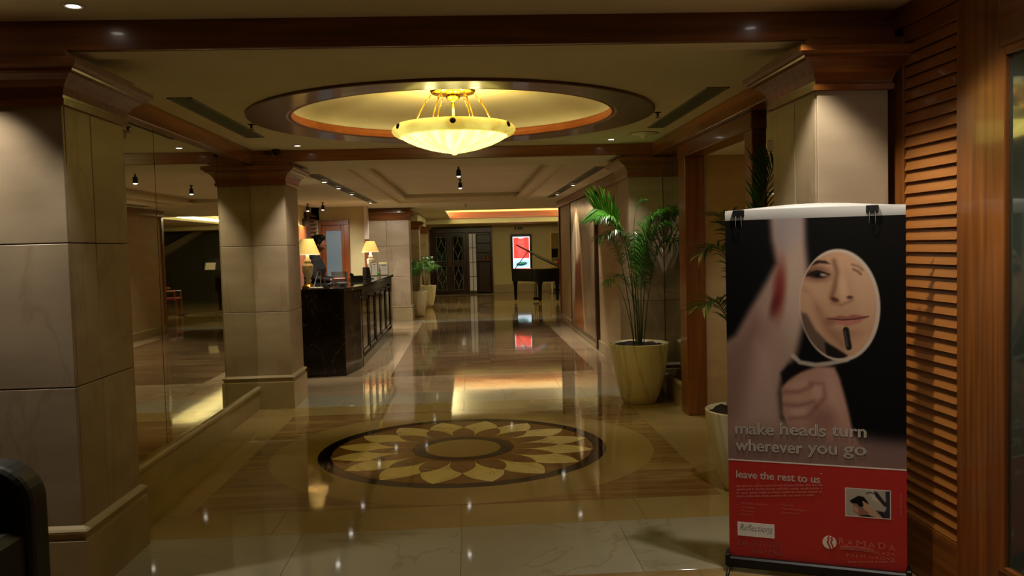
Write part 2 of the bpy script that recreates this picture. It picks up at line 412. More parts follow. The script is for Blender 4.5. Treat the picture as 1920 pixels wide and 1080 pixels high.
# far lounge ceiling with a lit recess
holed('ceiling', -3.4, 8, 21.3, 28.0, -.55, 3.3, 21.6, 27.99, Z2)
struct(MB().box(2.25, 8, 18.4, 21.32, Z2, Z2+.05).build('ceiling', M['ceil']))
struct(MB().box(-.8, 3.6, 21.4, 28.4, 2.98, 3.02).box(-.8, -.76, 21.4, 28.4, 2.6, 3.0).box(3.56, 3.6, 21.4, 28.4, 2.6, 3.0).box(-.8, 3.6, 21.4, 21.44, 2.6, 3.0).box(-.8, 3.6, 28.36, 28.4, 2.5, 3.0).build('ceiling', M['ceil']))
struct(MB().box(-2.2, 8, 28.02, 30.6, 2.42, 2.50).box(-2.2, 8, 28.0, 28.06, 2.42, Z2+.03).build('ceiling', M['cream']))
struct(MB().cbox(-.62, 3.36, 27.95, 28.02, Z2+.005, 2.79, .01).build('trim_2', M['wood_cove']))
COVE = (1.0, .90, .56)
for (x, y, tx, ty, w, p) in ((1.4, 28.2, 1.4, 26.0, 3.6, 40), (1.4, 21.52, 1.4, 23.5, 3.6, 26)):
    lamp('AREA', (x, y, 2.72), p, COVE, target=(tx, ty, 3.05), size=(w, .12), name='cove_light')
for x, tx in ((-.66, .6), (3.45, 2.2)):
    o = lamp('AREA', (x, 24.9, 2.70), 44, COVE, size=(.12, 6.0), name='cove_light')
    o.rotation_euler = (PI, math.radians(40 if x < 0 else -40), 0)

# beams
t3 = struct(MB().cbox(-5, 2.12, 4.14, 4.17, 2.606, Z0+.03, .004).build('trim_3', M['wood_x']))
MB().box(-5, 2.12, 4.17, 4.32, 2.604, Z1+.04).build('soffit', M['ceil'], t3)
t4 = struct(MB().cbox(-2.3, 2.12, 9.00, 9.03, Z2, Z1+.02, .004).build('trim_4', M['wood_x']))
MB().box(-2.3, 2.12, 9.03, 9.2, Z2-.002, Z1+.02).build('soffit', M['ceil'], t4)
struct(MB().cbox(-2.3, -2.18, 4.32, 9.0, 2.552, Z1+.01, .006).build('trim_5', M['wood_y']))
struct(MB().cbox(1.965, 2.2, 4.32, 9.0, 2.552, Z1+.01, .006).build('trim_6', M['wood_y']))

# walls
def wallbox(name, x0, x1, y0, y1, z0, z1, m): return struct(MB().box(x0, x1, y0, y1, z0, z1).build(name, M[m]))
wallbox('wall_left', -2.4, -2.25, 4.5, 9.7, 0, 2.7, 'beige')
wallbox('wall_back', -5.1, 2.3, -2.7, -2.55, 0, 2.8, 'cream')
wallbox('wall_left', -5.15, -5.0, -2.7, 4.9, 0, 2.8, 'beige')
wallbox('wall_left', -5.1, -2.6, 4.5, 4.65, 0, 2.8, 'beige')
# left mirror bench skirting
def bench(name, x_out, x_in, y0, y1):
    s = 1 if x_out > x_in else -1
    p = [(x_in, 0), (x_out-.012*s, 0), (x_out-.012*s, .185), (x_out-.004*s, .195), (x_out, .205), (x_out, .228), (x_out-.008*s, .243), (x_in, .243)]
    return struct(MB().prism([(a, z) for a, z in p], y0, y1, 'y').build(name, M['stone_base']))
bench('baseboard_left', -2.212, -2.26, 4.9, Y2)
bench('baseboard_right', 2.06, 2.1, 4.74, 6.0)
bench('baseboard_right', 2.06, 2.1, 8.15, Y2)
mr = thing('wall_mirror', (XLM, 6.9, .243), 'tall bronze mirror of three panels opposite the wooden doorway', 'mirror')
for a, c in ((4.86, 6.305), (6.305, 7.86), (7.86, 9.04)):
    p = MB().box(XLM-.012, XLM, a+.005, c-.005, .245, 2.556).build('mirror_panel', M['mirror'], mr)
MB().box(XLM-.018, XLM-.006, 4.85, 9.04, .24, 2.56).build('backing', M['mirror_edge'], mr)
mr = thing('wall_mirror', (XRM, 8.6, .243), 'dim mirror panels on the wall behind the tall potted palm', 'mirror')
for a, c in ((8.155, 8.60), (8.60, 9.04)):
    for z0, z1 in ((.245, 1.12), (1.12, 2.556)):
        MB().box(XRM, XRM+.012, a+.002, c-.002, z0+.002, z1-.002).build('mirror_panel', M['mirror'], mr)
MB().box(XRM+.006, XRM+.018, 8.15, 9.04, .24, 2.56).build('backing', M['mirror_edge'], mr)
mr = thing('wall_mirror', (XRM, 5.4, .243), 'narrow mirror panel between wooden door frame and stone pillar', 'mirror')
MB().box(XRM, XRM+.012, 4.75, 5.995, .245, 2.556).build('mirror_panel', M['mirror'], mr)
MB().box(XRM+.006, XRM+.018, 4.74, 6.0, .24, 2.56).build('backing', M['mirror_edge'], mr)
wallbox('wall_right', 2.1, 2.2, 4.7, 6.0, 0, 2.7, 'beige'); wallbox('wall_right', 2.1, 2.2, 8.15, 9.75, 0, 2.7, 'beige')
# doorway in the right wall: wood casing and an alcove behind
d1 = struct(MB().cbox(2.03, 2.215, 7.90, 8.155, 0, 2.43, .006).build('door_1', M['wood_z']))
MB().cbox(2.03, 2.215, 6.01, 6.18, 0, 2.43, .006).build('jamb', M['wood_z'], d1)
MB().cbox(2.025, 2.215, 6.01, 8.155, 2.43, 2.555, .006).build('header', M['wood_y'], d1)
wallbox('wall_alcove', 2.215, 4.6, 7.92, 8.05, 0, 2.6, 'beige'); wallbox('wall_alcove', 2.215, 4.6, 6.02, 6.16, 0, 2.6, 'beige'); wallbox('wall_alcove', 4.5, 4.6, 6.1, 8, 0, 2.6, 'beige')
struct(MB().box(2.2, 4.6, 6.1, 8.0, 2.44, 2.5).build('ceiling', M['ceil']))
slab(2.12, 4.5, 6.16, 7.92, 'fl_field')

# pillars
PL_BASE = [(.028, 0), (.028, .282), (.014, .290), (.012, .312), (.026, .320), (.03, .330), (.022, .340), (0, .352)]
def cap_prof(zb, zt):
    h = zt-zb
    return [(0, zb), (.018, zb+.004), (.022, zb+.03), (.012, zb+.036), (.014, zb+.05), (.026, zb+.085), (.048, zb+.115), (.078, zb+.138), (.098, zb+.146), (.1, zb+.156), (.112, zb+.160), (.126, zb+.172), (.126, zb+.196), (.11, zb+.205), (.05, zb+.206), (.05, zt)]
def pillar(x0, x1, y0, y1, zt, ztop, faces, label, group='stone pillars'):
    t = thing('stone_pillar', ((x0+x1)/2, (y0+y1)/2, 0), label, 'pillar', group)
    k = .022
    MB().box(x0+k, x1-k, y0+k, y1-k, 0, ztop).build('core', M['joint'], t)
    zs = [.345, 1.02, 1.71, zt+.01]
    g = .002
    for i in range(3):
        za, zb = zs[i]+g, zs[i+1]-g
        if 'front' in faces: 
            for a, c in faces['front']: MB().cbox(a+g, c-g, y0, y0+k, za, zb, .003).build('stone_slab', M['stone'], t)
        if 'side+' in faces:
            for a, c in faces['side+']: MB().cbox(x1-k, x1, a+g, c-g, za, zb, .003).build('stone_slab', M['stone'], t)
        if 'side-' in faces:
            for a, c in faces['side-']: MB().cbox(x0, x0+k, a+g, c-g, za, zb, .003).build('stone_slab', M['stone'], t)
    MB().crown(x0, x1, y0, y1, PL_BASE).build('base', M['stone_base'], t)
    MB().crown(x0, x1, y0, y1, cap_prof(zt, ztop)).build('capital', M['wood_x'], t)
    return t
k = .022
pillar(-2.95, XL, Y1, 4.88, 2.355, 2.604, {'front': [(-2.95, XL)], 'side+': [(Y1+k, 4.46), (4.46, 4.88)]}, 'beige stone pillar with wooden capital next to the black armchair')
pillar(XR, 2.078, 4.13, 4.74, 2.355, 2.604, {'front': [(XR, 2.078)], 'side-': [(4.13+k, 4.42), (4.42, 4.74)]}, 'beige stone pillar with wooden capital behind the red and black banner')
pillar(-2.62, XL, Y2, Y2B, 2.335, Z2-.002, {'front': [(-2.25, XL)], 'side+': [(Y2+k, Y2B)]}, 'beige stone pillar with wooden capital between wall mirror and marble reception counter')
pillar(XR, 2.2, Y2, Y2B, 2.335, Z2-.002, {'front': [(XR, 2.085)], 'side-': [(Y2+k, Y2B)]}, 'beige stone pillar with wooden capital behind the tall potted palm')
pillar(-2.34, -1.33, 19.5, 20.1, 2.29, Z2-.002, {'front': [(-2.34, -1.84), (-1.84, -1.33)], 'side+': [(19.52, 20.1)]}, 'wide beige stone pillar with wooden capital at the far end of the counter')
pillar(-2.1, -1.28, 22.5, 23.1, 2.14, 2.36, {'front': [(-2.1, -1.28)], 'side+': [(22.52, 23.1)]}, 'stone pillar with wooden capital just behind the small potted palms')
pillar(-2.1, -1.26, 26.3, 26.9, 2.08, 2.30, {'front': [(-2.1, -1.26)], 'side+': [(26.32, 26.9)]}, 'stone pillar with wooden capital next to the dark leaded doors')
wallbox('wall_left', -2.2, -2.05, 20.1, 30.6, 0, 2.6, 'cream')
struct(MB().box(-2.1, -1.3, 22.5, 26.9, 2.302, 2.572).build('trim_7', M['cream']))

# right wood wall with louvre and glass
XW = 2.12
wr = struct(MB().box(XW+.06, XW+.14, -2.6, 4.74, 0, Z0).build('wall_right', M['wood_dark']))
def wpan(y0, y1, z0, z1, m='wood_z', nm='panel', x=XW, d=.04): return MB().cbox(x, x+d, y0, y1, z0, z1, .004).build(nm, M[m], wr)
LY0, LY1, LZ0, LZ1 = 3.62, 4.07, .275, 2.565
wpan(LY1, 4.74, 0, 2.60, nm='stile'); wpan(3.32, LY0, 0, 2.64, nm='stile'); wpan(LY0, LY1, 0, LZ0, 'wood_y', 'rail'); wpan(LY0, LY1, LZ1, 2.64, 'wood_y', 'rail')
wpan(-2.6, 4.135, 2.64, Z0, 'wood_y', 'fascia', XW-.012, .05)
wpan(1.6, 3.32, 2.37, 2.64, 'wood_y', 'rail'); wpan(1.6, 3.32, 0, .27, 'wood_y', 'rail'); wpan(-2.6, 1.6, 0, 2.64, 'wood_z', 'panel')
lv = thing('louvre_panel', (XW, 3.845, LZ0), 'tall wooden louvre panel of many slats beside the salon banner', 'louvre')
MB().box(XW+.042, XW+.05, LY0, LY1, LZ0, LZ1).build('backing', M['wood_dark'], lv)
NS = 41; ph = (LZ1-LZ0)/NS
sl = MB().prism([(.001, -.002), (.007, -.004), (.026, ph*.88), (.020, ph*.94)], LY0+.004-3.845, LY1-.004-3.845, 'y').mesh('slat')
sl.materials.append(M['wood_slat'])
for i in range(NS):
    o = bpy.data.objects.new('slat', sl); COL.objects.link(o); o.parent = lv; o.location = (0, 0, ph*i+.006)
w1 = struct(MB().cbox(XW-.006, XW+.04, 3.275, 3.322, .27, 2.37, .004).build('window_1', M['wood_z']))
MB().cbox(XW-.006, XW+.04, 1.6, 3.275, 2.335, 2.37, .004).build('frame', M['wood_y'], w1); MB().cbox(XW-.006, XW+.04, 1.6, 3.275, .27, .30, .004).build('frame', M['wood_y'], w1)
MB().cbox(XW-.006, XW+.04, 1.6, 1.65, .30, 2.335, .004).build('frame', M['wood_z'], w1)
M['glass_dark'] = base_mat('dark_door_glass', S(56,64,56), .04, coat=.6, spec=.8)
MB().box(XW+.012, XW+.022, 1.65, 3.275, .30, 2.335).build('pane', M['glass_dark'], w1)

# reception hall walls
wr2 = wallbox('wall_right', 2.0, 2.16, 9.7, 18.5, 0, 2.6, 'beige')
struct(MB().cbox(1.93, 2.02, 9.7, 18.5, 2.44, Z2-.002, .012).build('trim_8', M['wood_y']))
struct(MB().cbox(1.965, 2.2, 18.40, 18.52, 0, 2.57, .006).build('trim_9', M['wood_z']))
struct(MB().cbox(1.97, 2.0, 9.72, 18.4, 0, .16, .006).build('baseboard_right', M['stone_base']))
wallbox('wall_left', -3.5, -3.32, 9.7, 18.6, 0, 2.6, 'cream')
wallbox('wall_left', -3.4, -2.55, 9.62, 9.74, 0, 2.6, 'beige')
wb = wallbox('wall_reception', -3.4, -2.62+.08, 18.5, 18.6, 2.30, 2.6, 'cream')
wallbox('wall_reception', -3.4, -3.16, 18.5, 18.6, 0, 2.6, 'cream'); wallbox('wall_reception', -2.54, -2.19, 18.5, 18.6, 0, 2.6, 'cream')
wallbox('wall_reception', -2.34, -2.24, 18.6, 19.6, 0, 2.6, 'cream')
# lounge walls, far end
wallbox('wall_far', -2.2, -1.36, 30.4, 30.55, 0, 2.45, 'cream'); wallbox('wall_far', .86, 8, 30.4, 30.55, 0, 2.45, 'cream'); wallbox('wall_far', -1.36, .86, 30.4, 30.55, 2.36, 2.45, 'cream')
wallbox('wall_far', -1.4, .9, 31.0, 31.1, 0, 2.5, 'cream')
struct(MB().cbox(.87, 8, 30.36, 30.4, 0, .3, .01).build('baseboard_far', M['stone_base']))
wallbox('wall_right', 7.9, 8.05, 18.4, 30.6, 0, 2.6, 'cream')
wallbox('wall_lounge', 2.15, 8, 18.38, 18.46, 0, 2.6, 'cream')

# ------------------------------------------------------------------ chandelier
M['bowl'] = noise_mat('alabaster_bowl', S(250,236,170), S(236,214,140), (7,7,3), detail=5, rough=.35)
def glow_bowl(m, strength):
    nt = m.node_tree; b = nt.nodes['Principled BSDF']; cr = [n for n in nt.nodes if n.type == 'VALTORGB'][0]
    cr.color_ramp.elements[0].color = (1.0, .86, .18, 1); cr.color_ramp.elements[1].color = (.60, .43, .06, 1)
    nt.links.new(cr.outputs[0], b.inputs['Emission Color']); b.inputs['Emission Strength'].default_value = strength
glow_bowl(M['bowl'], 4.0)
def radial_streaks(m, cx, cy):      # veins of the alabaster run from the tip to the rim
    nt = m.node_tree; N = nt.nodes; L = nt.links; nz = [n for n in N if n.type == 'TEX_NOISE'][0]
    tc = N.new('ShaderNodeTexCoord'); sx = N.new('ShaderNodeSeparateXYZ'); L.new(tc.outputs['Object'], sx.inputs[0])
    at = N.new('ShaderNodeMath'); at.operation = 'ARCTAN2'; L.new(sx.outputs['Y'], at.inputs[0]); L.new(sx.outputs['X'], at.inputs[1])
    ml = N.new('ShaderNodeMath'); ml.operation = 'MULTIPLY'; ml.inputs[1].default_value = 7.0; L.new(at.outputs[0], ml.inputs[0])
    zz = N.new('ShaderNodeMath'); zz.operation = 'MULTIPLY'; zz.inputs[1].default_value = 9.0; L.new(sx.outputs['Z'], zz.inputs[0])
    cb = N.new('ShaderNodeCombineXYZ'); L.new(ml.outputs[0], cb.inputs[0]); L.new(zz.outputs[0], cb.inputs[1]); L.new(cb.outputs[0], nz.inputs['Vector'])
radial_streaks(M['bowl'], 0, 0)
M['bowl_rim'] = noise_mat('alabaster_rim', S(250,236,170), S(236,214,140), (7,7,3), detail=5, rough=.35)
glow_bowl(M['bowl_rim'], .85)
ch = thing('chandelier', (CX, CY, 2.39), 'alabaster bowl chandelier on brass rods hanging under the round ceiling recess', 'chandelier')
def c_(dx, dy, z): return (CX+dx, CY+dy, z)
def scallop(prof, n, amp):
    b = MB(); vs = []; K = len(prof)
    for i in range(n):
        a = 2*PI*i/n; w = 1+amp*abs(math.sin(a*18))
        for r, z in prof: vs.append((CX+r*math.cos(a)*(w if r > .03 else 1), CY+r*math.sin(a)*(w if r > .03 else 1), z))
    fs = [(i*K+q, ((i+1) % n)*K+q, ((i+1) % n)*K+q+1, i*K+q+1) for i in range(n) for q in range(K-1)]
    b.add(vs, fs); return b
bowl = scallop([(.001, 2.383), (.018, 2.390), (.03, 2.398), (.10, 2.410), (.20, 2.432), (.30, 2.464), (.38, 2.500), (.425, 2.528), (.432, 2.534), (.425, 2.537), (.37, 2.505), (.2, 2.445), (.001, 2.41)], 144, .012).build('bowl', M['bowl'], ch, smooth=True)
rim = MB().lathe([(.428, 2.528), (.455, 2.534), (.482, 2.550), (.497, 2.574), (.492, 2.598), (.474, 2.616), (.455, 2.626), (.45, 2.622), (.468, 2.608), (.482, 2.592), (.484, 2.574), (.47, 2.556), (.45, 2.544), (.425, 2.537)], 96, (CX, CY, 0), close=True).build('bowl_rim', M['bowl_rim'], ch, smooth=True)
for k in range(6):
    a = -PI/2+k*PI/3
    p = MB().ball(worldloc(rim), (.024,.024,.012), 12, 6)
    o = p.build('stud', M['brass_dk'], rim); o.location = (.494*math.cos(a), .494*math.sin(a), 2.592-2.39)
    o.rotation_euler = (0, math.radians(75), a)
    a2 = a+PI/6
    MB().tube([c_(.175*math.cos(a2), .175*math.sin(a2), 2.868), c_(.20*math.cos(a2), .20*math.sin(a2), 2.835), c_(.215*math.cos(a2), .215*math.sin(a2), 2.82)], .005, 6).build('hook', M['brass'], ch, smooth=True)
    MB().tube([c_(.215*math.cos(a2), .215*math.sin(a2), 2.82), c_(.37*math.cos(a2), .37*math.sin(a2), 2.55)], .0065, 8).ball(c_(.215*math.cos(a2), .215*math.sin(a2), 2.82), .011, 8, 6).build('rod', M['brass'], ch, smooth=True)
MB().lathe([(.001, 2.960), (.10, 2.957), (.165, 2.940), (.182, 2.920), (.186, 2.900), (.172, 2.877), (.12, 2.867), (.001, 2.865)], 48, (CX, CY, 0)).build('canopy', M['brass'], ch, smooth=True)
MB().lathe([(.062, 2.869), (.06, 2.850), (.045, 2.827), (.02, 2.817), (.013, 2.805), (.013, 2.5), (.001, 2.5)], 24, (CX, CY, 0)).build('stem', M['brass'], ch, smooth=True)
for k in range(3):
    a = PI/2+k*2*PI/3
    lamp('POINT', c_(.2*math.cos(a), .2*math.sin(a), 2.63), 8.5, YEL, ch, radius=.03, name='bulb')

# ------------------------------------------------------------------ recessed downlights
dl = thing('downlight', (0,0,0), 'x', 'downlight', 'recessed downlights', local=True)
MB().lathe([(.028, .001), (.030, -.004), (.048, -.006), (.052, -.003), (.052, .001)], 24).build('trim_ring', M['white'], dl, smooth=True)
MB().lathe([(.001, -.002), (.028, -.002), (.028, .002)], 16).build('lens', M['spotglow'], dl)
first = [True]
def downlight(x, y, z, label, power=40, tgt=None, angle=70, blend=.6, color=HAL):
    if first[0]: first[0] = False; o = dl; o.location = (x, y, z); o['label'] = label
    else: o = dup(dl, (x, y, z), None, label)
    if power: lamp('SPOT', (x, y, z-.03), power, color, o, tgt or (x, y, 0), angle, blend, .03)
    return o
downlight(-1.70, 3.90, Z0, 'recessed downlight over the front of the stone pillar by the black armchair', 22, None, 60)
downlight(-2.42, 3.92, Z0, 'recessed downlight over the left half of the stone pillar by the black armchair', 60, (-2.42, 3.98, 0), 92, .5)
downlight(1.50, 3.84, Z0, 'recessed downlight over the stone pillar behind the banner', 62, (1.56, 3.88, 0), 94, .45)
downlight(1.74, 3.1, Z0, 'added out-of-view downlight washing the wooden louvre panel', 26, (2.12, 3.75, .7), 70, .7)  # extra lamp out of frame, added so the lower slats are lit
downlight(-1.7, .8, Z0, 'added fill downlight in the unseen ceiling behind the armchair', 26)  # added behind the camera; its floor bounce lifts the entrance ceiling
downlight(1.0, .6, Z0, 'added fill downlight in the unseen entrance ceiling, tilted to the salon banner', 34, (1.62, 3.9, .9), 62, .7)  # added behind the camera to brighten the banner front
downlight(-1.66, 8.62, Z1, 'recessed downlight close to the wooden beam on the mirror side', 60, (-1.35, 9.3, 0), 80)
downlight(1.47, 8.62, Z1, 'recessed downlight close to the wooden beam above the tall potted palm', 45, (1.6, 8.75, 0), 80)
downlight(-1.64, 18.0, Z2, 'small downlight near the wide stone pillar at the counter end', 48, (-1.78, 19.5, 1.3), 80)
downlight(4.0, 23.2, Z2, 'added fill downlight in the lounge ceiling above the red chairs', 60, (4.0, 23.9, 0), 90)  # invented lamp that brightens the lounge corner shown by the wall mirror
downlight(-1.0, 18.1, Z2, 'small downlight between ceiling tray and far pillars', 80)
downlight(.9, 19.9, Z2, 'small downlight in the ceiling before the far recess', 80)
downlight(-.95, 21.0, Z2, 'small downlight above the far potted palms', 70, (-1.2, 20.6, 0))
downlight(-1.0, 24.2, Z2, 'tiny downlight deep in the far corridor ceiling', 70, (-1.1, 24.2, 0))
downlight(3.2, 6.9, 2.44, 'downlight inside the alcove behind the wooden doorway', 34, None, 120)

# ceiling spotlights (short cylinders) in the reception hall
sp = thing('ceiling_spotlight', (0,0,0), 'x', 'spotlight', 'ceiling spotlights', local=True)
MB().lathe([(.001, 0), (.03, 0), (.03, -.012), (.012, -.014), (.012, -.05), (.03, -.055), (.034, -.14), (.030, -.142), (.028, -.12), (.001, -.12)], 16).build('housing', M['black'], sp, smooth=True)
MB().ball((0,0,-.138), (.026,.026,.016), 12, 6).build('bulb', M['spotglow'], sp, smooth=True)
fs_ = [True]
def ceilspot(x, y, z, label, power, tgt=None, angle=75):
    if fs_[0]: fs_[0] = False; o = sp; o.location = (x, y, z); o['label'] = label
    else: o = dup(sp, (x, y, z), None, label)
    lamp('SPOT', (x, y, z-.17), power, HAL, o, tgt or (x, y, 0), angle, .6, .03)
ceilspot(-.1, 11.6, Z2+.168, 'ceiling spotlight in the tray closer to the chandelier', 110, None, 110)
ceilspot(-.1, 13.9, Z2+.168, 'ceiling spotlight in the tray further from the chandelier', 110, None, 110)
ceilspot(-2.76, 16.6, Z2, 'ceiling spotlight above the reception door', 80, (-2.9, 18.4, .4), 95)
ceilspot(-3.1, 16.9, Z2, 'ceiling spotlight right against the reception side wall', 14, (-3.3, 17.4, .8), 95)

# ------------------------------------------------------------------ air vents
def vent(x, y0, y1, w, z, label, spots=()):
    t = thing('air_vent', (x, (y0+y1)/2, z), label, 'air vent', 'long ceiling vents')
    b = MB(); f = .015
    b.box(x-w/2, x+w/2, y0, y0+f, z-.008, z); b.box(x-w/2, x+w/2, y1-f, y1, z-.008, z); b.box(x-w/2, x-w/2+f, y0, y1, z-.008, z); b.box(x+w/2-f, x+w/2, y0, y1, z-.008, z)
    b.build('frame', M['vent'], t)
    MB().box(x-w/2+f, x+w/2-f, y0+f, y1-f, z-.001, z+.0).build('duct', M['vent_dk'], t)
    n = 6
    for i in range(n):
        xx = x-w/2+f+(w-2*f)*(i+.5)/n
        MB().box(xx-.003, xx+.003, y0+f, y1-f, z-.006, z-.001).build('blade', M['vent'], t)
vent(-1.90, 5.87, 7.92, .165, Z1, 'long grey ceiling vent next to the mirror wall')
vent(1.74, 5.82, 7.78, .155, Z1, 'long grey ceiling vent next to the wooden doorway')
vent(-1.85, 10.5, 17.2, .16, Z2, 'long grey ceiling vent with spotlights above the reception counter')
vent(1.62, 10.3, 16.6, .14, Z2, 'long grey ceiling vent with two spotlights above the tall wall picture')
es = thing('eyeball_spotlight', (0,0,0), 'x', 'spotlight', 'eyeball spotlights', local=True)
MB().lathe([(.046, .001), (.05, -.012), (.036, -.03), (.03, -.026), (.001, -.022)], 20).build('eyeball', M['white'], es, smooth=True)
MB().lathe([(.001, -.028), (.028, -.028), (.028, -.020)], 16).build('lens', M['spotglow'], es)
fe = [True]
def eye(x, y, label, power, tgt, angle=60):
    if fe[0]: fe[0] = False; o = es; o.location = (x, y, Z2-.008); o['label'] = label
    else: o = dup(es, (x, y, Z2-.008), None, label)
    lamp('SPOT', (x, y, Z2-.05), power, HAL, o, tgt, angle, .6, .03)
eye(-1.85, 11.32, 'eyeball spotlight over the counter corner, first in its vent', 80, (-1.95, 11.7, 0))
eye(-1.85, 12.55, 'eyeball spotlight in the vent above the receptionist, second of four', 80, (-1.7, 12.5, 0))
eye(-1.85, 13.95, 'eyeball spotlight in the left vent above the middle of the counter, third of four', 110, (-1.72, 16.0, 1.1))
eye(-1.85, 16.6, 'eyeball spotlight in the left vent above the far counter lamp, last of four', 90, (-1.7, 18.6, .6))
eye(1.62, 13.0, 'eyeball spotlight aimed at the wall picture', 90, (1.98, 14.2, 1.2), 80)
eye(1.62, 15.3, 'eyeball spotlight in the vent beyond the wall picture', 90, (1.98, 15.6, 1.2), 80)

# sprinklers and detectors
def sprinkler(x, y, z, label):
    t = thing('sprinkler', (x, y, z), label, 'sprinkler', 'ceiling sprinklers')
    MB().lathe([(.001, z), (.028, z), (.028, z-.005), (.009, z-.008), (.009, z-.03), (.001, z-.03)], 16, (x, y, 0)).build('body', M['brass_dk'], t, smooth=True)
    MB().lathe([(.001, z-.038), (.02, z-.040), (.02, z-.044), (.001, z-.044)], 12, (x, y, 0)).tube([(x-.008, y, z-.028), (x-.012, y, z-.04)], .002, 5).tube([(x+.008, y, z-.028), (x+.012, y, z-.04)], .002, 5).build('deflector', M['brass_dk'], t)
sprinkler(-1.74, 7.14, Z1, 'dark ceiling sprinkler beside the round recess on the mirror side')
sprinkler(1.56, 6.9, Z1, 'dark ceiling sprinkler beside the round recess on the doorway side')
sprinkler(-.1, 10.85, Z2+.17, 'dark ceiling sprinkler at the start of the ceiling tray')
sprinkler(-.03, 18.75, Z2, 'dark ceiling sprinkler beyond the ceiling tray')
t = thing('smoke_detector', (1.72, 8.2, Z1), 'round white ceiling speaker dish near the beam above the palm', 'detector')
MB().lathe([(.001, Z1), (.13, Z1), (.135, Z1-.006), (.10, Z1-.012), (.05, Z1-.018), (.018, Z1-.05), (.001, Z1-.052)], 32, (1.72, 8.2, 0)).build('dish', M['ceil'], t, smooth=True)
MB().lathe([(.138, Z1), (.142, Z1-.004), (.142, Z1), ], 32, (1.72, 8.2, 0)).build('rim', M['vent_dk'], t)
t = thing('camera_dome', (-1.93, 8.9, Z1), 'small black security camera on the beam above the left pillar', 'camera')
MB().cbox(-1.965, -1.895, 8.86, 8.96, Z1-.03, Z1, .006).build('bracket', M['black'], t); MB().ball((-1.93, 8.9, Z1-.035), .03, 12, 8).build('lens', M['satin_black'], t, smooth=True)

# ------------------------------------------------------------------ banner
def lin(a):
    a = np.asarray(a, float)/255.0
    return np.where(a <= .04045, a/12.92, ((a+.055)/1.055)**2.4)
def sd_poly(P, pts):
    pts = np.array(pts, float); n = len(pts); d = np.full(P.shape[0], 1e18); ins = np.zeros(P.shape[0], bool)
    for i in range(n):
        a = pts[i]; e = pts[i-1]-a; w = P-a
        t = np.clip((w@e)/(e@e), 0, 1); q = w-t[:, None]*e; d = np.minimum(d, (q**2).sum(1))
        c1 = P[:, 1] >= a[1]; c2 = P[:, 1] < pts[i-1][1]; c3 = e[0]*w[:, 1] > e[1]*w[:, 0]
        ins ^= (c1 & c2 & c3) | (~c1 & ~c2 & ~c3)
    return np.sqrt(d)*np.where(ins, -1, 1)
def sd_ell(P, c, r, rot=0):
    w = P-np.array(c, float); cs, sn = math.cos(rot), math.sin(rot)
    x = w[:, 0]*cs+w[:, 1]*sn; y = -w[:, 0]*sn+w[:, 1]*cs
    k = np.sqrt((x/r[0])**2+(y/r[1])**2); return (k-1)*min(r)
def sd_seg(P, pts, r):
    pts = np.array(pts, float); d = np.full(P.shape[0], 1e18)
    for i in range(len(pts)-1):
        a = pts[i]; e = pts[i+1]-a; w = P-a; t = np.clip((w@e)/(e@e), 0, 1); q = w-t[:, None]*e; d = np.minimum(d, (q**2).sum(1))
    return np.sqrt(d)-r
class Paint:
    def __init__(s, P, col): s.P = P; s.c = np.tile(np.array(col, float), (P.shape[0], 1))
    def put(s, d, col, blur=4, a=1.0, clip=None):
        t = np.clip(.5-d/(2*blur), 0, 1); t = t*t*(3-2*t)*a
        if clip is not None: t = t*clip
        s.c = s.c*(1-t[:, None])+np.array(col, float)*t[:, None]; return s
def sheet(name, nx, nz, fn, mat, parent, P_of):
    u = np.linspace(0, 1, nx+1); v = np.linspace(0, 1, nz+1); U, V = np.meshgrid(u, v); U = U.ravel(); V = V.ravel()
    col = lin(fn(U, V)); pos = P_of(U, V)
    me = bpy.data.meshes.new(name); i = np.arange(nx)[None, :]+np.arange(nz)[:, None]*(nx+1); i = i.ravel()
    F = np.stack([i, i+1, i+nx+2, i+nx+1], 1)
    me.from_pydata(pos.tolist(), [], F.tolist())
    at = me.color_attributes.new('print', 'FLOAT_COLOR', 'POINT')
    at.data.foreach_set('color', np.concatenate([col, np.ones((len(col), 1))], 1).astype(np.float32).ravel())
    me.materials.append(mat); me.polygons.foreach_set('use_smooth', [True]*len(me.polygons))
    o = bpy.data.objects.new(name, me); COL.objects.link(o); o.parent = parent
    if parent.name in LOCAL: LOCAL.add(o.name)
    return o
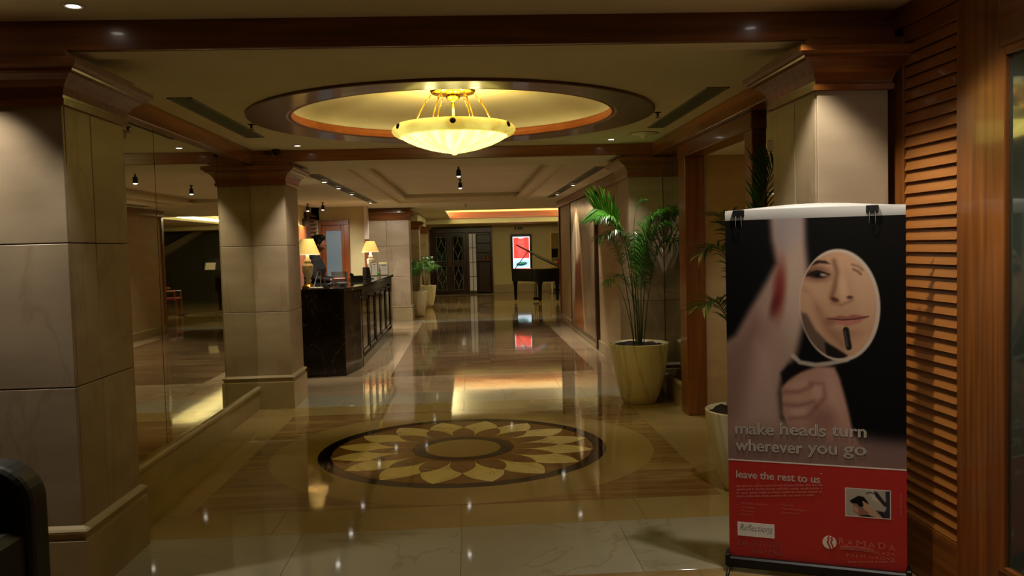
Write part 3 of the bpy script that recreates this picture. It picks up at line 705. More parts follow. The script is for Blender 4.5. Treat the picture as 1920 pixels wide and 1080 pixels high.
def ad_picture(U, V):      # V 0 bottom .. 1 top; drawn in the crop's own units
    P = np.stack([8+U*806, 22+(1-V)*1075], 1)
    p = Paint(P, (10, 8, 8))
    p.put(sd_poly(P, [(560,960),(700,985),(900,985),(900,1200),(500,1200)]), (120,94,90), 50)
    skin = [(215,-60),(375,-60),(378,120),(388,250),(384,380),(360,500),(332,620),(268,700),(250,790),(262,900),(330,960),(480,960),(640,1040),(700,1200),(-60,1200),(-60,600),(50,535),(125,410),(195,300),(245,215),(225,110)]
    p.put(sd_poly(P, skin), (172,142,128), 26)
    clip = np.clip(.5-sd_poly(P, skin)/50, 0, 1)
    p.put(sd_poly(P, [(230,-60),(375,-60),(372,110),(300,180),(245,120)]), (150,140,144), 30, .8, clip)
    p.put(sd_ell(P, (330,330), (60,210)), (196,170,152), 45, .8, clip)
    p.put(sd_poly(P, [(-60,620),(60,540),(140,420),(190,500),(120,680),(60,900),(-60,1000)]), (132,98,88), 60, .7, clip)
    p.put(sd_poly(P, [(150,560),(240,640),(250,800),(220,920),(120,900)]), (186,156,142), 50, .7, clip)
    p.put(sd_ell(P, (258,330), (26,110), .08), (128,46,40), 22, .9, clip)
    p.put(sd_ell(P, (236,400), (18,50), .3), (90,30,28), 18, .7, clip)
    # round hand mirror
    disc = sd_ell(P, (527,400), (178,242), -.06)
    right = np.clip((P[:, 0]-360)/60, 0, 1)
    p.put(disc, (206,188,172), 4, 1, np.clip((P[:, 0]-340)/12, 0, 1))
    ind = sd_ell(P, (520,400), (168,228), -.06)
    mk = np.clip(.5-ind/6, 0, 1)*np.clip((P[:, 0]-345)/20, 0, 1)
    p.put(ind, (196,152,120), 4, 1, np.clip((P[:, 0]-345)/12, 0, 1))
    p.put(sd_poly(P, [(340,420),(384,440),(420,505),(470,555),(520,590),(560,620),(540,700),(330,700)]), (104,82,70), 10, 1, mk)
    p.put(sd_poly(P, [(462,560),(520,590),(560,615),(540,640),(470,635)]), (26,20,18), 8, .95, mk)
    p.put(sd_poly(P, [(372,330),(400,340),(420,420),(470,520),(540,590),(560,560),(480,480),(430,380)]), (150,106,82), 24, .7, mk)
    p.put(sd_ell(P, (640,330), (60,150), -.2), (214,172,138), 40, .7, mk)
    p.put(sd_ell(P, (560,215), (70,40)), (212,170,138), 30, .6, mk)
    p.put(sd_ell(P, (430,345), (45,50)), (204,160,128), 25, .5, mk)
    p.put(sd_seg(P, [(505,210),(520,260),(508,320),(494,365)], 8), (112,76,56), 16, .8, mk)
    p.put(sd_ell(P, (545,330), (18,60), -.12), (224,184,152), 16, .7, mk)
    p.put(sd_ell(P, (425,262), (62,34), .12), (120,82,64), 18, .8, mk)
    p.put(sd_poly(P, [(378,218),(420,204),(470,208),(488,222),(440,218),(384,236)]), (40,26,20), 6, .95, mk)
    p.put(sd_ell(P, (430,267), (42,15), .1), (40,28,24), 6, .95, mk)
    p.put(sd_ell(P, (458,268), (14,6), .1), (190,172,160), 4, .9, mk)
    p.put(sd_ell(P, (432,268), (10,9)), (16,12,12), 4, .95, mk)
    p.put(sd_seg(P, [(384,272),(430,250),(486,268)], 3), (24,16,14), 4, .9, mk)
    p.put(sd_seg(P, [(590,246),(610,256),(622,268)], 4), (96,66,54), 6, .8, mk)
    p.put(sd_seg(P, [(584,226),(612,234),(630,250)], 4), (110,78,62), 6, .6, mk)
    p.put(sd_ell(P, (508,376), (18,10), .3), (84,48,38), 6, .9, mk); p.put(sd_ell(P, (574,366), (13,7)), (78,44,34), 5, .9, mk)
    p.put(sd_seg(P, [(494,390),(540,398),(584,378)], 5), (140,98,76), 10, .6, mk)
    p.put(sd_poly(P, [(478,458),(530,444),(560,448),(590,440),(652,448),(600,460),(540,464)]), (158,92,84), 5, .9, mk)
    p.put(sd_poly(P, [(482,460),(540,464),(600,460),(648,450),(610,478),(560,488),(510,478)]), (186,116,104), 6, .85, mk)
    p.put(sd_seg(P, [(476,458),(540,463),(600,459),(654,448)], 2.5), (70,34,32), 3, .95, mk)
    p.put(sd_ell(P, (486,470), (22,16), .4), (128,86,70), 12, .6, mk)
    p.put(sd_ell(P, (560,520), (50,16)), (150,108,86), 14, .4, mk)
    p.put(sd_seg(P, [(590,590),(630,570),(660,540)], 22), (206,160,126), 8, .8, mk)
    p.put(sd_seg(P, [(556,506),(568,580)], 13), (34,30,30), 4, 1)
    p.put(sd_seg(P, [(552,510),(562,576)], 3), (96,92,92), 3, .8)
    p.put(sd_seg(P, [(318,622),(350,650),(420,660),(480,652),(560,634)], 10), (196,180,166), 6, .9)
    # hand holding it
    hand = [(262,770),(300,705),(360,690),(430,664),(505,668),(525,710),(548,790),(566,860),(586,960),(640,1040),(300,960),(266,880)]
    p.put(sd_poly(P, hand), (184,140,122), 12)
    hc = np.clip(.5-sd_poly(P, hand)/20, 0, 1)
    p.put(sd_poly(P, [(262,700),(300,660),(372,668),(340,700),(275,745)]), (16,10,10), 12, .95)
    p.put(sd_ell(P, (352,752), (62,22), -.25), (204,160,140), 14, .7, hc); p.put(sd_ell(P, (345,808), (60,22), -.12), (198,152,132), 14, .7, hc)
    p.put(sd_ell(P, (345,868), (42,24), 0), (206,166,148), 14, .7, hc); p.put(sd_ell(P, (428,770), (26,40), .3), (208,164,146), 14, .7, hc)
    for s in ([(275,782),(340,780),(400,752)], [(275,838),(340,842),(410,820)], [(395,740),(455,742),(462,800),(420,846)], [(300,900),(380,890),(420,846)]): p.put(sd_seg(P, s, 4), (104,64,56), 18, .6, hc)
    p.put(sd_ell(P, (500,790), (30,110), -.25), (202,160,142), 26, .7, hc); p.put(sd_ell(P, (450,900), (60,50)), (140,98,88), 40, .7, hc)
    p.put(sd_poly(P, [(-60,985),(300,950),(620,985),(900,1010),(900,1200),(-60,1200)]), (134,104,98), 70, .85)
    return p.c
def salon_picture(U, V):
    P = np.stack([U*1020, (1-V)*660], 1); p = Paint(P, (176,164,148))
    p.put(sd_poly(P, [(560,-20),(700,60),(860,230),(840,330),(600,230)]), (200,190,176), 30)
    p.put(sd_poly(P, [(640,40),(720,60),(880,260),(990,330),(990,420),(860,360),(680,160)]), (50,42,44), 14)
    p.put(sd_poly(P, [(900,40),(1040,0),(1040,700),(920,700),(850,560),(920,420)]), (52,54,60), 16)
    p.put(sd_poly(P, [(690,480),(860,500),(900,700),(820,620)]), (44,34,38), 20)
    p.put(sd_poly(P, [(100,300),(170,250),(300,170),(420,190),(500,280),(530,360),(420,400),(340,440),(260,360),(150,350)]), (22,18,18), 14)
    p.put(sd_poly(P, [(170,360),(270,370),(330,450),(440,430),(520,520),(520,640),(360,660),(280,600),(180,540),(190,480)]), (150,106,86), 14)
    p.put(sd_poly(P, [(180,420),(240,400),(300,480),(300,560),(210,540)]), (188,146,124), 18)
    p.put(sd_poly(P, [(330,620),(520,590),(680,640),(720,700),(320,700)]), (30,24,24), 14)
    p.put(sd_poly(P, [(400,320),(470,360),(560,400),(700,560),(860,680),(760,700),(560,560),(420,470)]), (196,154,124), 14)
    p.put(sd_seg(P, [(400,300),(480,350),(560,400)], 16), (206,166,140), 8)
    p.put(sd_seg(P, [(480,110),(560,70),(640,100)], 14), (90,70,66), 10)
    b = np.minimum.reduce([P[:, 0], 1020-P[:, 0], P[:, 1], 660-P[:, 1]])
    return np.where((b < 22)[:, None], np.array([222,212,198.]), p.c)
bx0, by0, bx1, by1 = 1.26, 4.14, 2.00, 3.82
BW = math.hypot(bx1-bx0, by1-by0)/2
bn = thing('display_banner', ((bx0+bx1)/2, (by0+by1)/2, 0), 'standing salon banner, woman with hand mirror above a red text panel', 'banner', None, math.atan2(by1-by0, bx1-bx0), True)
ZB, ZR, ZT = .075, .553, 1.737
M['print'] = attr_mat('banner_print', .7); M['print'].node_tree.nodes['Principled BSDF'].inputs['Specular IOR Level'].default_value = .15; M['ban_red'] = base_mat('banner_red', S(184,44,40), .45); M['ban_white'] = base_mat('banner_white', S(238,234,228), .45)
M['ban_text'] = base_mat('banner_letter_white', S(232,222,210), .5); M['ban_faint'] = base_mat('banner_letter_pink', S(206,112,100), .5); M['ban_shadow'] = base_mat('banner_letter_shadow', S(26,20,18), .5)
M['ban_hem'] = base_mat('banner_hem_vinyl', S(158,156,152), .45); M['ban_grey'] = base_mat('banner_script_grey', S(70,62,62), .5)
def cv(z): return 0.0
pic = sheet('photo_print', 230, 330, ad_picture, M['print'], bn, lambda U, V: np.stack([-BW+2*BW*U, 0*U-.0015, ZR+.004+(ZT-ZR-.004)*V], 1))
MB().box(-BW, BW, -.0015, .0015, ZB, ZR).build('red_panel', M['ban_red'], bn)
MB().box(-BW, BW, -.0022, -.0016, ZR, ZR+.006).build('divider_line', M['ban_text'], bn)
b = MB(); nn = 24; vs = []
for i in range(nn+1):
    u = -BW+2*BW*i/nn; pk = .022*math.sin(PI*i/nn)**1.4
    vs += [(u, -.001, ZT), (u, -.001, ZT+.046), (u, .001+pk*.45, ZT+.047+pk), (u, .003+pk*.45, ZT+.044+pk), (u, .002, ZT+.03)]
fs = [(i*5+q, (i+1)*5+q, (i+1)*5+q+1, i*5+q+1) for i in range(nn) for q in range(4)]
b.add(vs, fs); b.build('top_hem', M['ban_hem'], bn, smooth=True, recalc=False)
MB().box(-BW, BW, .0016, .003, ZB, ZT).build('back_sheet', M['ban_white'], bn)
bar = MB().cbox(-BW-.006, BW+.006, -.03, .03, .022, ZB, .008).build('base_bar', M['black'], bn)
for s in (-1, 1):
    MB().cbox(s*BW-.012+.006*s, s*BW+.012+.006*s, -.04, .04, .03, .092, .004).build('end_cap', M['black'], bn)
    MB().tube([(s*BW, -.13, .008), (s*BW, 0, .03), (s*BW, .13, .008)], .008, 8).build('foot', M['black'], bn, smooth=True)
MB().tube([(0, .04, .04), (0, .045, ZT+.03)], .009, 10).build('pole', M['black'], bn, smooth=True)
for u in (.08, .825):
    x = -BW+2*BW*u
    cl = MB().cbox(x-.027, x+.027, -.012, .05, ZT+.016, ZT+.05, .003).build('clip', M['black'], bn)
    MB().tube([(x-.012, -.012, ZT+.02), (x-.014, -.01, ZT-.03), (x-.007, -.009, ZT-.052), (x+.007, -.009, ZT-.052), (x+.014, -.01, ZT-.03), (x+.012, -.012, ZT+.02)], .0012, 6).build('wire_loop', M['vent_dk'], cl, smooth=True)
DG = None
def text(body, size, x, z, mat, parent, y=-.004, bold=0, fat=0, align='LEFT', width=None, shear=0, name='lettering', spacing=1.0, rot=None):
    c = bpy.data.curves.new('t', 'FONT'); c.body = body; c.size = size; c.align_x = align; c.offset = bold; c.shear = shear; c.space_character = spacing; c.resolution_u = 3
    o = bpy.data.objects.new('t', c); COL.objects.link(o)
    dg = bpy.context.evaluated_depsgraph_get(); me = bpy.data.meshes.new_from_object(o.evaluated_get(dg)); bpy.data.objects.remove(o)
    vs = np.array([v.co[:] for v in me.vertices]); mn = vs[:, 0].min(); mxx = vs[:, 0].max()
    sx = width/(mxx-mn) if width else 1
    for v in me.vertices:
        px, pz = (v.co.x-(mn if align == 'LEFT' else 0))*sx, v.co.y
        if rot: px, pz = -pz, px
        v.co = (x+px, y, z+pz)
    if fat:      # heavier strokes: the same glyphs laid a hair apart
        bm = bmesh.new()
        for dx_, dz_ in ((-fat, 0), (fat, 0), (0, fat*.7), (0, -fat*.7)):
            m2 = me.copy()
            for v in m2.vertices: v.co.x += dx_; v.co.z += dz_
            bm.from_mesh(m2); bpy.data.meshes.remove(m2)
        bm.to_mesh(me); bm.free()
    me.name = name; me.materials.clear(); me.materials.append(mat)
    ob = bpy.data.objects.new(name, me); COL.objects.link(ob); ob.parent = parent
    return ob
def bu(px): return -BW+2*BW*(px-1364)/(1708-1364)
def bz(u, py):      # height from the pixel row at fraction u across the banner
    t = (u+BW)/(2*BW); top = 393+(388-393)*t; bot = 1040+(1077-1040)*t
    return 1.785-(1.785-.075)*(py-top)/(bot-top)
def btext(body, px0, px1, py_base, cap, mat='ban_text', **k):
    u0, u1 = bu(px0), bu(px1); z = bz((u0+u1)/2, py_base)
    return text(body, cap/.72*(1.71/665), u0, z, M[mat], bn, width=u1-u0, **k)
for dx, dz, m, y in ((.002, -.002, 'ban_shadow', -.0030), (0, 0, 'ban_text', -.004)):
    for body, x0, x1, py, cap in (('make', 1380, 1457, 811.5, 23), ('heads', 1470, 1558, 815, 23), ('turn', 1570, 1634, 818.5, 23), ('wherever', 1380, 1513, 845, 23), ('you', 1524, 1579, 850, 23), ('go', 1592, 1634, 853, 23)):
        o = btext(body, x0, x1, py, cap, m, y=y, fat=.0016); o.location = (dx, 0, dz)
btext('leave the rest to us', 1380, 1546, 899, 15, fat=.0010)
btext('~', 1546, 1551, 890, 6)
random.seed(3)
def word_rows(px0, px1, rows, m='ban_faint', h=3.0):      # print too small to read: rows of broken strokes
    b = MB()
    for py, end in rows:
        x = px0
        while x < end:
            w = random.uniform(5, 20); x2 = min(x+w, end)
            xx = x
            while xx < x2-1:
                lw = random.uniform(1.0, 1.8); u0, u1 = bu(xx), bu(min(xx+lw, x2)); z = bz(u0, py+ (xx-px0)*.0)
                hh = h*(1.35 if random.random() < .25 else 1)*1.71/665
                b.box(u0, u1, -.0036, -.0030, z, z+hh); xx += lw+.7
            x = x2+2.2
    return b.build('fine_print', M[m], bn, kind='stuff')
word_rows(1380, 1552, [(911, 1551), (917.5, 1551), (924, 1551), (930.5, 1538)])
for body, x0, x1, py in (('Wedding makeover', 1389, 1442, 945), ('Hair Care', 1389, 1416, 952), ('Manicure', 1389, 1416, 958.5), ('Pedicure', 1389, 1415, 965)):
    btext(body, x0, x1, py, 4.2, 'ban_faint'); btext('.', 1380.5, 1381.8, py-.5, 5, 'ban_faint')
for body, x0, x1, py in (('Facials', 1471, 1494, 948.5), ('Hand Massages', 1471, 1518, 957), ('treatments', 1471, 1505, 963.5)): btext(body, x0, x1, py, 4.2, 'ban_faint')
for py in (946, 954): btext('.', 1462.5, 1463.8, py, 5, 'ban_faint')
u0, u1 = bu(1381), bu(1456)
MB().box(u0, u1, -.0036, -.002, bz(u0, 1003), bz(u0, 977)).build('name_plate', M['ban_white'], bn)
btext('Reflections', 1386, 1452, 996, 13, 'ban_grey', shear=.35, y=-.0045, bold=-.0006)
btext('salon', 1441, 1453, 1001.5, 2.6, 'ban_grey', y=-.0045)
btext('Call:', 1381, 1403, 1022, 10, 'ban_faint', fat=.0005); btext('2611 2323,', 1411, 1471, 1025, 10, 'ban_faint', fat=.0005); btext('6607 1963', 1411, 1469, 1040, 10, 'ban_faint', fat=.0005)
# hotel mark: pale disc cut by two wavy strokes
cu, cz, cr = bu(1563.5), bz(bu(1563.5), 1019), .0315
MB().prism([(cu+cr*math.cos(2*PI*i/40), cz+cr*math.sin(2*PI*i/40)) for i in range(40)], -.0036, -.002, 'y').build('emblem_disc', M['ban_text'], bn)
for dx in (-.002, .013):
    pts = [(.0, 1.0), (-.20, .72), (-.02, .46), (-.30, .1), (-.06, -.34), (.12, -.72), (.22, -1.0)]
    L_ = [(cu+dx+cr*a*.8-.003, cz+cr*c_z*.96) for a, c_z in pts]; R_ = [(cu+dx+cr*a*.8+.004, cz+cr*c_z*.96) for a, c_z in pts]
    MB().prism(L_+R_[::-1], -.0045, -.0037, 'y').build('emblem_stroke', M['ban_red'], bn)
for ch_, x0, x1, py, cap in (('R', 1582, 1592, 1023, 13), ('A', 1597, 1608, 1025, 11), ('M', 1615, 1632, 1027.5, 12), ('A', 1637, 1649, 1030, 11), ('D', 1656, 1669, 1032, 12), ('A', 1675, 1686, 1036, 12)):
    btext(ch_, x0, x1, py, cap, 'ban_faint')
btext('.', 1686.5, 1688, 1035, 5, 'ban_faint')
for i in range(4):
    b = MB(); pts = [(1583, 1026+i*1.9), (1600, 1026.5+i*1.9), (1625, 1029+i*1.9), (1647, 1033+i*1.9)]
    tp = [(bu(x), bz(bu(x), y)) for x, y in pts]
    b.prism(tp+[(x, z-.0022) for x, z in tp[::-1]], -.0036, -.002, 'y').build('emblem_line', M['ban_faint'], bn)
btext('PLAZA', 1649, 1686, 1044, 6, 'ban_faint', spacing=1.2); btext('PALM GROVE', 1596, 1686, 1050.5, 6, 'ban_faint', spacing=1.2); word_rows(1598, 1686, [(1058, 1685)], h=2.2)
ru0, ru1 = bu(1594), bu(1679)
sheet('salon_photo', 80, 54, salon_picture, M['print'], bn, lambda U, V: np.stack([ru0+(ru1-ru0)*U, 0*U-.003, bz(ru0, 969)+(bz(ru0, 914.5)-bz(ru0, 969))*V], 1))
b = word_rows(1696, 1699, [(930+i*3.0, 1699) for i in range(15)], h=1.6)

# ------------------------------------------------------------------ palms
def bez(pts, n):
    pts = [Vector(p) for p in pts]; out = []
    for i in range(n+1):
        q = list(pts); t = i/n
        while len(q) > 1: q = [q[j]*(1-t)+q[j+1]*t for j in range(len(q)-1)]
        out.append(q[0])
    return out
def frond(pts, ll, nl, parent, mat, start=.3, wid=.012, droop=.35, side=None, name='frond', splay=.75, rr=.006, lim=None):
    N = 28; path = bez(pts, N); b = MB()
    fr = b.tube(path, [rr*(1-.75*i/N) for i in range(N+1)], 5).build(name, M['stem'], parent)
    lb = MB()
    for i in range(nl):
        t = start+(1-start)*(i+.5)/nl; k = t*N; j = min(int(k), N-1); p = path[j].lerp(path[j+1], k-j)
        T = (path[j+1]-path[j]).normalized()
        sd = Vector(side) if side else T.cross(Vector((0,0,1)))
        sd = (sd-T*sd.dot(T)).normalized(); upv = sd.cross(T).normalized()
        if upv.z < 0: upv = -upv
        s_env = math.sin(PI*min(1, .12+.88*(1-(t-start)/(1-start))**.8))*.55+.5
        if (t-start)/(1-start) > .9: s_env *= .75
        for s in (-1, 1):
            L = ll*s_env*random.uniform(.85, 1.1); d = (T*random.uniform(.55, .8)+sd*s*splay+upv*random.uniform(.05, .3)).normalized()
            wv = T.cross(d).normalized().cross(d).normalized()*wid*random.uniform(.8, 1.15)
            q = [p]; dd = d.copy()
            for m_ in range(3):
                q.append(q[-1]+dd*(L/3)); dd = (dd+Vector((0,0,-droop*random.uniform(.6, 1.3)))).normalized()
            if lim: q = [Vector((min(v.x, lim[0]), min(v.y, lim[1]), v.z)) for v in q]
            vs = [q[0]-wv*.25, q[0]+wv*.25, q[1]-wv*.5, q[1]+wv*.5, q[2]-wv*.42, q[2]+wv*.42, q[3]]
            lb.add(vs, [(0,1,3,2), (2,3,5,4), (4,5,6)])
    lb.build('leaflets', mat, fr, recalc=False, kind='stuff')
    return fr
def make_pot(x, y, r, h, parent):
    s = r/.30
    prof = [(.001, 0), (.155*s, 0), (.168*s, .004), (.202*s, .08), (.238*s, .20), (.264*s, .32), (.284*s, .44), (.298*s, .56), (.301*s, .6), (.302*s, .61), (.292*s, .612), (.282*s, .605), (.27*s, .56), (.001, .555)]
    prof = [(a, z*h/.612) for a, z in prof]
    b = MB().lathe(prof, 40, (x, y, 0))
    pt = b.build('pot', M['pot'], parent, smooth=True)
    sb = MB(); nr, na = 6, 28; vs = [(x, y, h*.93+.02)]
    for i in range(1, nr+1):
        for j in range(na):
            a = 2*PI*j/na; rr = .272*s*i/nr; vs.append((x+rr*math.cos(a), y+rr*math.sin(a), h*.955+random.uniform(-.012, .018)))
    fs = [(0, 1+j, 1+(j+1) % na) for j in range(na)]+[(1+i*na+j, 1+(i+1)*na+j, 1+(i+1)*na+(j+1) % na, 1+i*na+(j+1) % na) for i in range(nr-1) for j in range(na)]
    sb.add(vs, fs).build('soil', M['soil'], parent, smooth=True, recalc=False)
def palm(x, y, r, label, fronds, group='potted palms', lim=None):
    t = thing('potted_palm', (x, y, 0), label, 'potted plant', group)
    h = .612*r/.30 if r > .2 else .6
    make_pot(x, y, r, h, t)
    for base, pts, ll, nl, st, mat, kw in fronds:
        P = [(x+base[0], y+base[1], h*.93)]+[(x+a, y+b_, c) for a, b_, c in pts]
        frond(P, ll, nl, t, M[mat], start=st, lim=lim, **kw)
    return t
random.seed(11)
F1 = [
 ((-.03,0), [(-.06,-.02,1.2), (-.05,-.05,1.75), (-.20,-.1,1.97), (-.46,-.12,2.0)], .28, 44, .70, 'leaf', dict(side=(0,.25,1), droop=.10, wid=.012)),
 ((-.02,.02), [(-.05,.02,1.2), (-.10,-.05,1.75), (-.22,-.1,1.93), (-.44,-.16,1.90)], .26, 50, .62, 'leaf', dict(droop=.6, wid=.009)),
 ((-.05,-.02), [(-.10,-.06,1.0), (-.16,-.1,1.5), (-.26,-.14,1.80), (-.42,-.2,1.68)], .24, 46, .5, 'leaf_dk', dict(droop=.6, wid=.008)),
 ((.03,0), [(.02,-.03,1.1), (.0,-.06,1.6), (.08,-.09,2.02), (.34,-.12,1.94)], .36, 90, .28, 'leaf', dict(droop=.5, wid=.010)),
 ((.03,.04), [(.04,.06,1.1), (.04,.08,1.65), (.12,.10,2.0), (.32,.12,1.90)], .34, 80, .34, 'leaf_dk', dict(droop=.5, wid=.010)),
 ((.02,.03), [(.02,.02,1.1), (-.06,0,1.7), (-.06,0,2.02), (.06,-.02,2.06)], .16, 18, .8, 'leaf_dk', dict(droop=.4, wid=.008)),
 ((.04,-.03), [(.08,-.06,.95), (.10,-.1,1.45), (.22,-.12,1.75), (.32,-.15,1.62)], .30, 60, .4, 'leaf_dk', dict(droop=.55, wid=.009)),
 ((0,-.05), [(-.02,-.12,.95), (-.12,-.18,1.3), (-.22,-.22,1.42), (-.36,-.26,1.25)], .20, 26, .5, 'leaf_dk', dict(droop=.5, wid=.008)),
 ((-.04,.04), [(-.08,.06,.9), (-.14,.1,1.2), (-.22,.12,1.34), (-.32,.12,1.2)], .18, 22, .5, 'leaf_dk', dict(droop=.5, wid=.008)),
 ((0,.02), [(.01,.03,.85), (0,.03,1.0), (-.05,.02,1.1)], .08, 8, .6, 'leaf', dict(droop=.2)),
 ((-.02,-.04), [(-.03,-.08,1.1), (-.06,-.14,1.55), (-.16,-.2,1.80), (-.30,-.24,1.74)], .24, 44, .5, 'leaf_dk', dict(droop=.6, wid=.008)),
 ((.02,-.04), [(.04,-.08,1.1), (.05,-.14,1.6), (.14,-.2,1.86), (.28,-.24,1.80)], .28, 56, .42, 'leaf', dict(droop=.55, wid=.009)),
 ((.0,.05), [(.0,.1,1.1), (-.02,.14,1.55), (.04,.2,1.75), (.12,.24,1.7)], .24, 40, .45, 'leaf_dk', dict(droop=.55, wid=.009)),
]
p1 = palm(1.73, 8.70, .302, 'tall potted areca palm in a cream pot before the mirror panels', F1, lim=(2.05, 9.0))
F2 = [
 ((-.03,0), [(-.05,-.03,1.1), (-.04,-.08,1.5), (-.18,-.12,1.72), (-.34,-.16,1.55)], .22, 26, .45, 'leaf_dk', dict(droop=.5)),
 ((-.04,-.02), [(-.09,-.05,.95), (-.14,-.1,1.25), (-.22,-.14,1.34), (-.34,-.2,1.22)], .20, 22, .45, 'leaf_dk', dict(droop=.3)),
 ((.02,.0), [(.04,-.02,1.1), (.06,-.05,1.7), (.10,-.08,1.95), (.12,-.1,2.12)], .26, 26, .55, 'leaf_dk', dict(droop=.1, splay=.45)),
 ((0,-.03), [(0,-.08,1.1), (.02,-.16,1.7), (.05,-.24,1.95), (.1,-.3,2.1)], .24, 22, .55, 'leaf_dk', dict(droop=.15, splay=.5)),
 ((-.02,-.03), [(-.03,-.08,1.1), (-.04,-.16,1.55), (-.1,-.22,1.78), (-.24,-.28,1.80)], .22, 24, .5, 'leaf_dk', dict(droop=.4)),
 ((.03,-.02), [(.07,-.06,1.0), (.12,-.14,1.4), (.16,-.22,1.6), (.2,-.3,1.5)], .2, 22, .5, 'leaf_dk', dict(droop=.4)),
 ((.02,.03), [(.05,.06,1.1), (.06,.14,1.6), (.06,.24,1.8), (.04,.36,1.75)], .2, 22, .5, 'leaf_dk', dict(droop=.4)),
]
palm(1.795, 5.5, .262, 'potted areca palm in a cream pot half hidden behind the banner', F2, lim=(2.05, 9.0))
def bushy(x, y, seed, label, H=1.5):
    random.seed(seed); fr = []
    for k in range(11):
        a = k*2*PI/11*1.0+random.uniform(-.2, .2); R = random.uniform(.28, .5); hh = H*random.uniform(.75, 1.0)
        c, s = math.cos(a), math.sin(a)
        fr.append(((.05*c, .05*s), [(.08*c, .08*s, .85), (.14*c, .14*s, hh*.85), (R*.6*c, R*.6*s, hh), (R*c, R*s, hh*.82)], .20, 20, .35, 'leaf_dk' if k % 3 else 'leaf', dict(droop=.4)))
    return palm(x, y, .30, label, fr)
bushy(-1.30, 20.75, 21, 'bushy potted palm in a pale pot right behind the wide far pillar', 1.55)
bushy(-1.22, 24.0, 22, 'bushy potted palm in a tan pot near the dark leaded doors', 1.6)
# ------------------------------------------------------------------ reception counter
rc = thing('reception_counter', (-1.95, 14, 0), 'long dark marble reception counter with panelled front and two lamps on top', 'counter')
HC = 1.15; XF = -1.52
foot = [(-2.75, 11.24), (-1.64, 11.24), (XF, 11.95), (XF, 12.05), (-2.1, 12.05), (-2.75, 12.05)]
MB().prism(foot, 0, HC-.05).build('end_block', M['dmarble'], rc)
MB().box(-2.05, XF-.03, 12.05, 16.55, .02, HC-.05).build('body', M['dmarble'], rc)
top = [(-2.78, 11.2), (-1.625, 11.2), (XF+.035, 11.93), (XF+.035, 16.9), (-2.13, 16.9), (-2.13, 12.1), (-2.78, 12.1)]
b = MB(); b.prism(top, HC-.045, HC); b.build('counter_top', M['dmarble_top'], rc)
MB().cbox(-2.12, XF, 16.55, 16.85, 0, HC-.045, .006).build('end_post', M['dmarble'], rc)
n = 5; ya, yb = 12.08, 16.5; w = (yb-ya)/n
for i in range(n):
    y0, y1 = ya+i*w, ya+(i+1)*w
    MB().cbox(XF-.045, XF-.012, y0+.09, y1-.09, .22, .92, .008).build('front_panel', M['panel_gloss'], rc)
    fr = MB(); 
    for (a, c, z0, z1) in ((y0+.05, y1-.05, .92, .96), (y0+.05, y1-.05, .18, .22), (y0+.05, y0+.09, .18, .96), (y1-.09, y1-.05, .18, .96)): fr.box(XF-.04, XF+.002, a, c, z0, z1)
    fr.build('panel_frame', M['dmarble'], rc)
MB().cbox(XF-.04, XF+.006, 12.05, 16.56, 0, .13, .006).build('plinth', M['dmarble'], rc)
MB().cbox(XF-.04, XF+.012, 12.05, 16.56, .99, HC-.045, .01).build('cornice', M['dmarble'], rc)

# table lamps
M['shade'] = base_mat('cream_lamp_shade', S(204,168,88), .8, emit=(1.0, .66, .16), es=.16)
M['shade_rim'] = base_mat('shade_trim', S(240,226,180), .7, emit=(1.0, .84, .5), es=.6)
M['crystal'] = noise_mat('cut_crystal', S(244,238,214), S(206,196,160), (30,30,18), rough=.3, lo=.42, hi=.58)
def table_lamp(x, y, z, label):
    t = thing('table_lamp', (x, y, z), label, 'lamp', 'counter lamps')
    c = (x, y, z)
    MB().lathe([(.001, 0), (.085, 0), (.088, .02), (.07, .03), (.06, .05), (.03, .065), (.001, .066)], 24, c).build('base', M['brass'], t, smooth=True)
    MB().lathe([(.03, .06), (.045, .10), (.035, .13), (.05, .155), (.072, .22), (.075, .30), (.06, .325), (.03, .335), (.001, .335)], 10, c).build('body', M['crystal'], t)
    MB().lathe([(.028, .33), (.05, .345), (.045, .37), (.025, .40), (.022, .455), (.001, .455)], 16, c).build('neck', M['white'], t, smooth=True)
    MB().lathe([(.165, .455), (.085, .66), (.083, .66), (.163, .455)], 32, c, close=True).build('shade', M['shade'], t, smooth=False)
    MB().lathe([(.168, .445), (.168, .457), (.160, .457), (.160, .445)], 32, c, close=True).build('shade_rim', M['shade_rim'], t)
    lamp('POINT', (x, y, z+.52), 1.8, WARM, t, radius=.03, name='bulb')
table_lamp(-2.16, 11.62, HC, 'crystal table lamp with cream shade in front of the receptionist')
table_lamp(-1.90, 16.75, HC, 'crystal table lamp with cream shade behind two framed cards on the counter')
# small things on the counter
M['paper'] = base_mat('card_white', S(226,220,206), .6); M['gold'] = base_mat('gold_frame', S(190,156,84), .3, metal=.8); M['ink'] = base_mat('print_grey', S(96,92,90), .7)
M['acrylic'] = base_mat('clear_acrylic', S(232,232,226), .06, trans=.85, ior=1.3); M['pink'] = base_mat('pink_sweets', S(190,112,96), .5)
def card(x, y, z, w, h, label, rz=0):
    t = thing('notice_holder', (x, y, z), label, 'card frame', None, rz, True)
    MB().cbox(-w/2, w/2, -.008, .008, 0, h, .003).build('frame', M['gold'], t); MB().box(-w/2+.012, w/2-.012, -.0095, -.008, .014, h-.014).build('card', M['paper'], t)
    for i in range(3): MB().box(-w/2+.04, w/2-.04, -.0105, -.0095, h*.78-i*.035-.01*(i > 0), h*.78-i*.035+(.014 if i == 0 else .003)-.01*(i > 0)).build('print_line', M['ink'], t)
card(-1.765, 16.15, HC, .13, .26, 'blank framed card directly under the far counter lamp', -.1)
card(-1.62, 16.42, HC, .175, .235, 'gold framed white notice card at the far end of the counter', -.05)
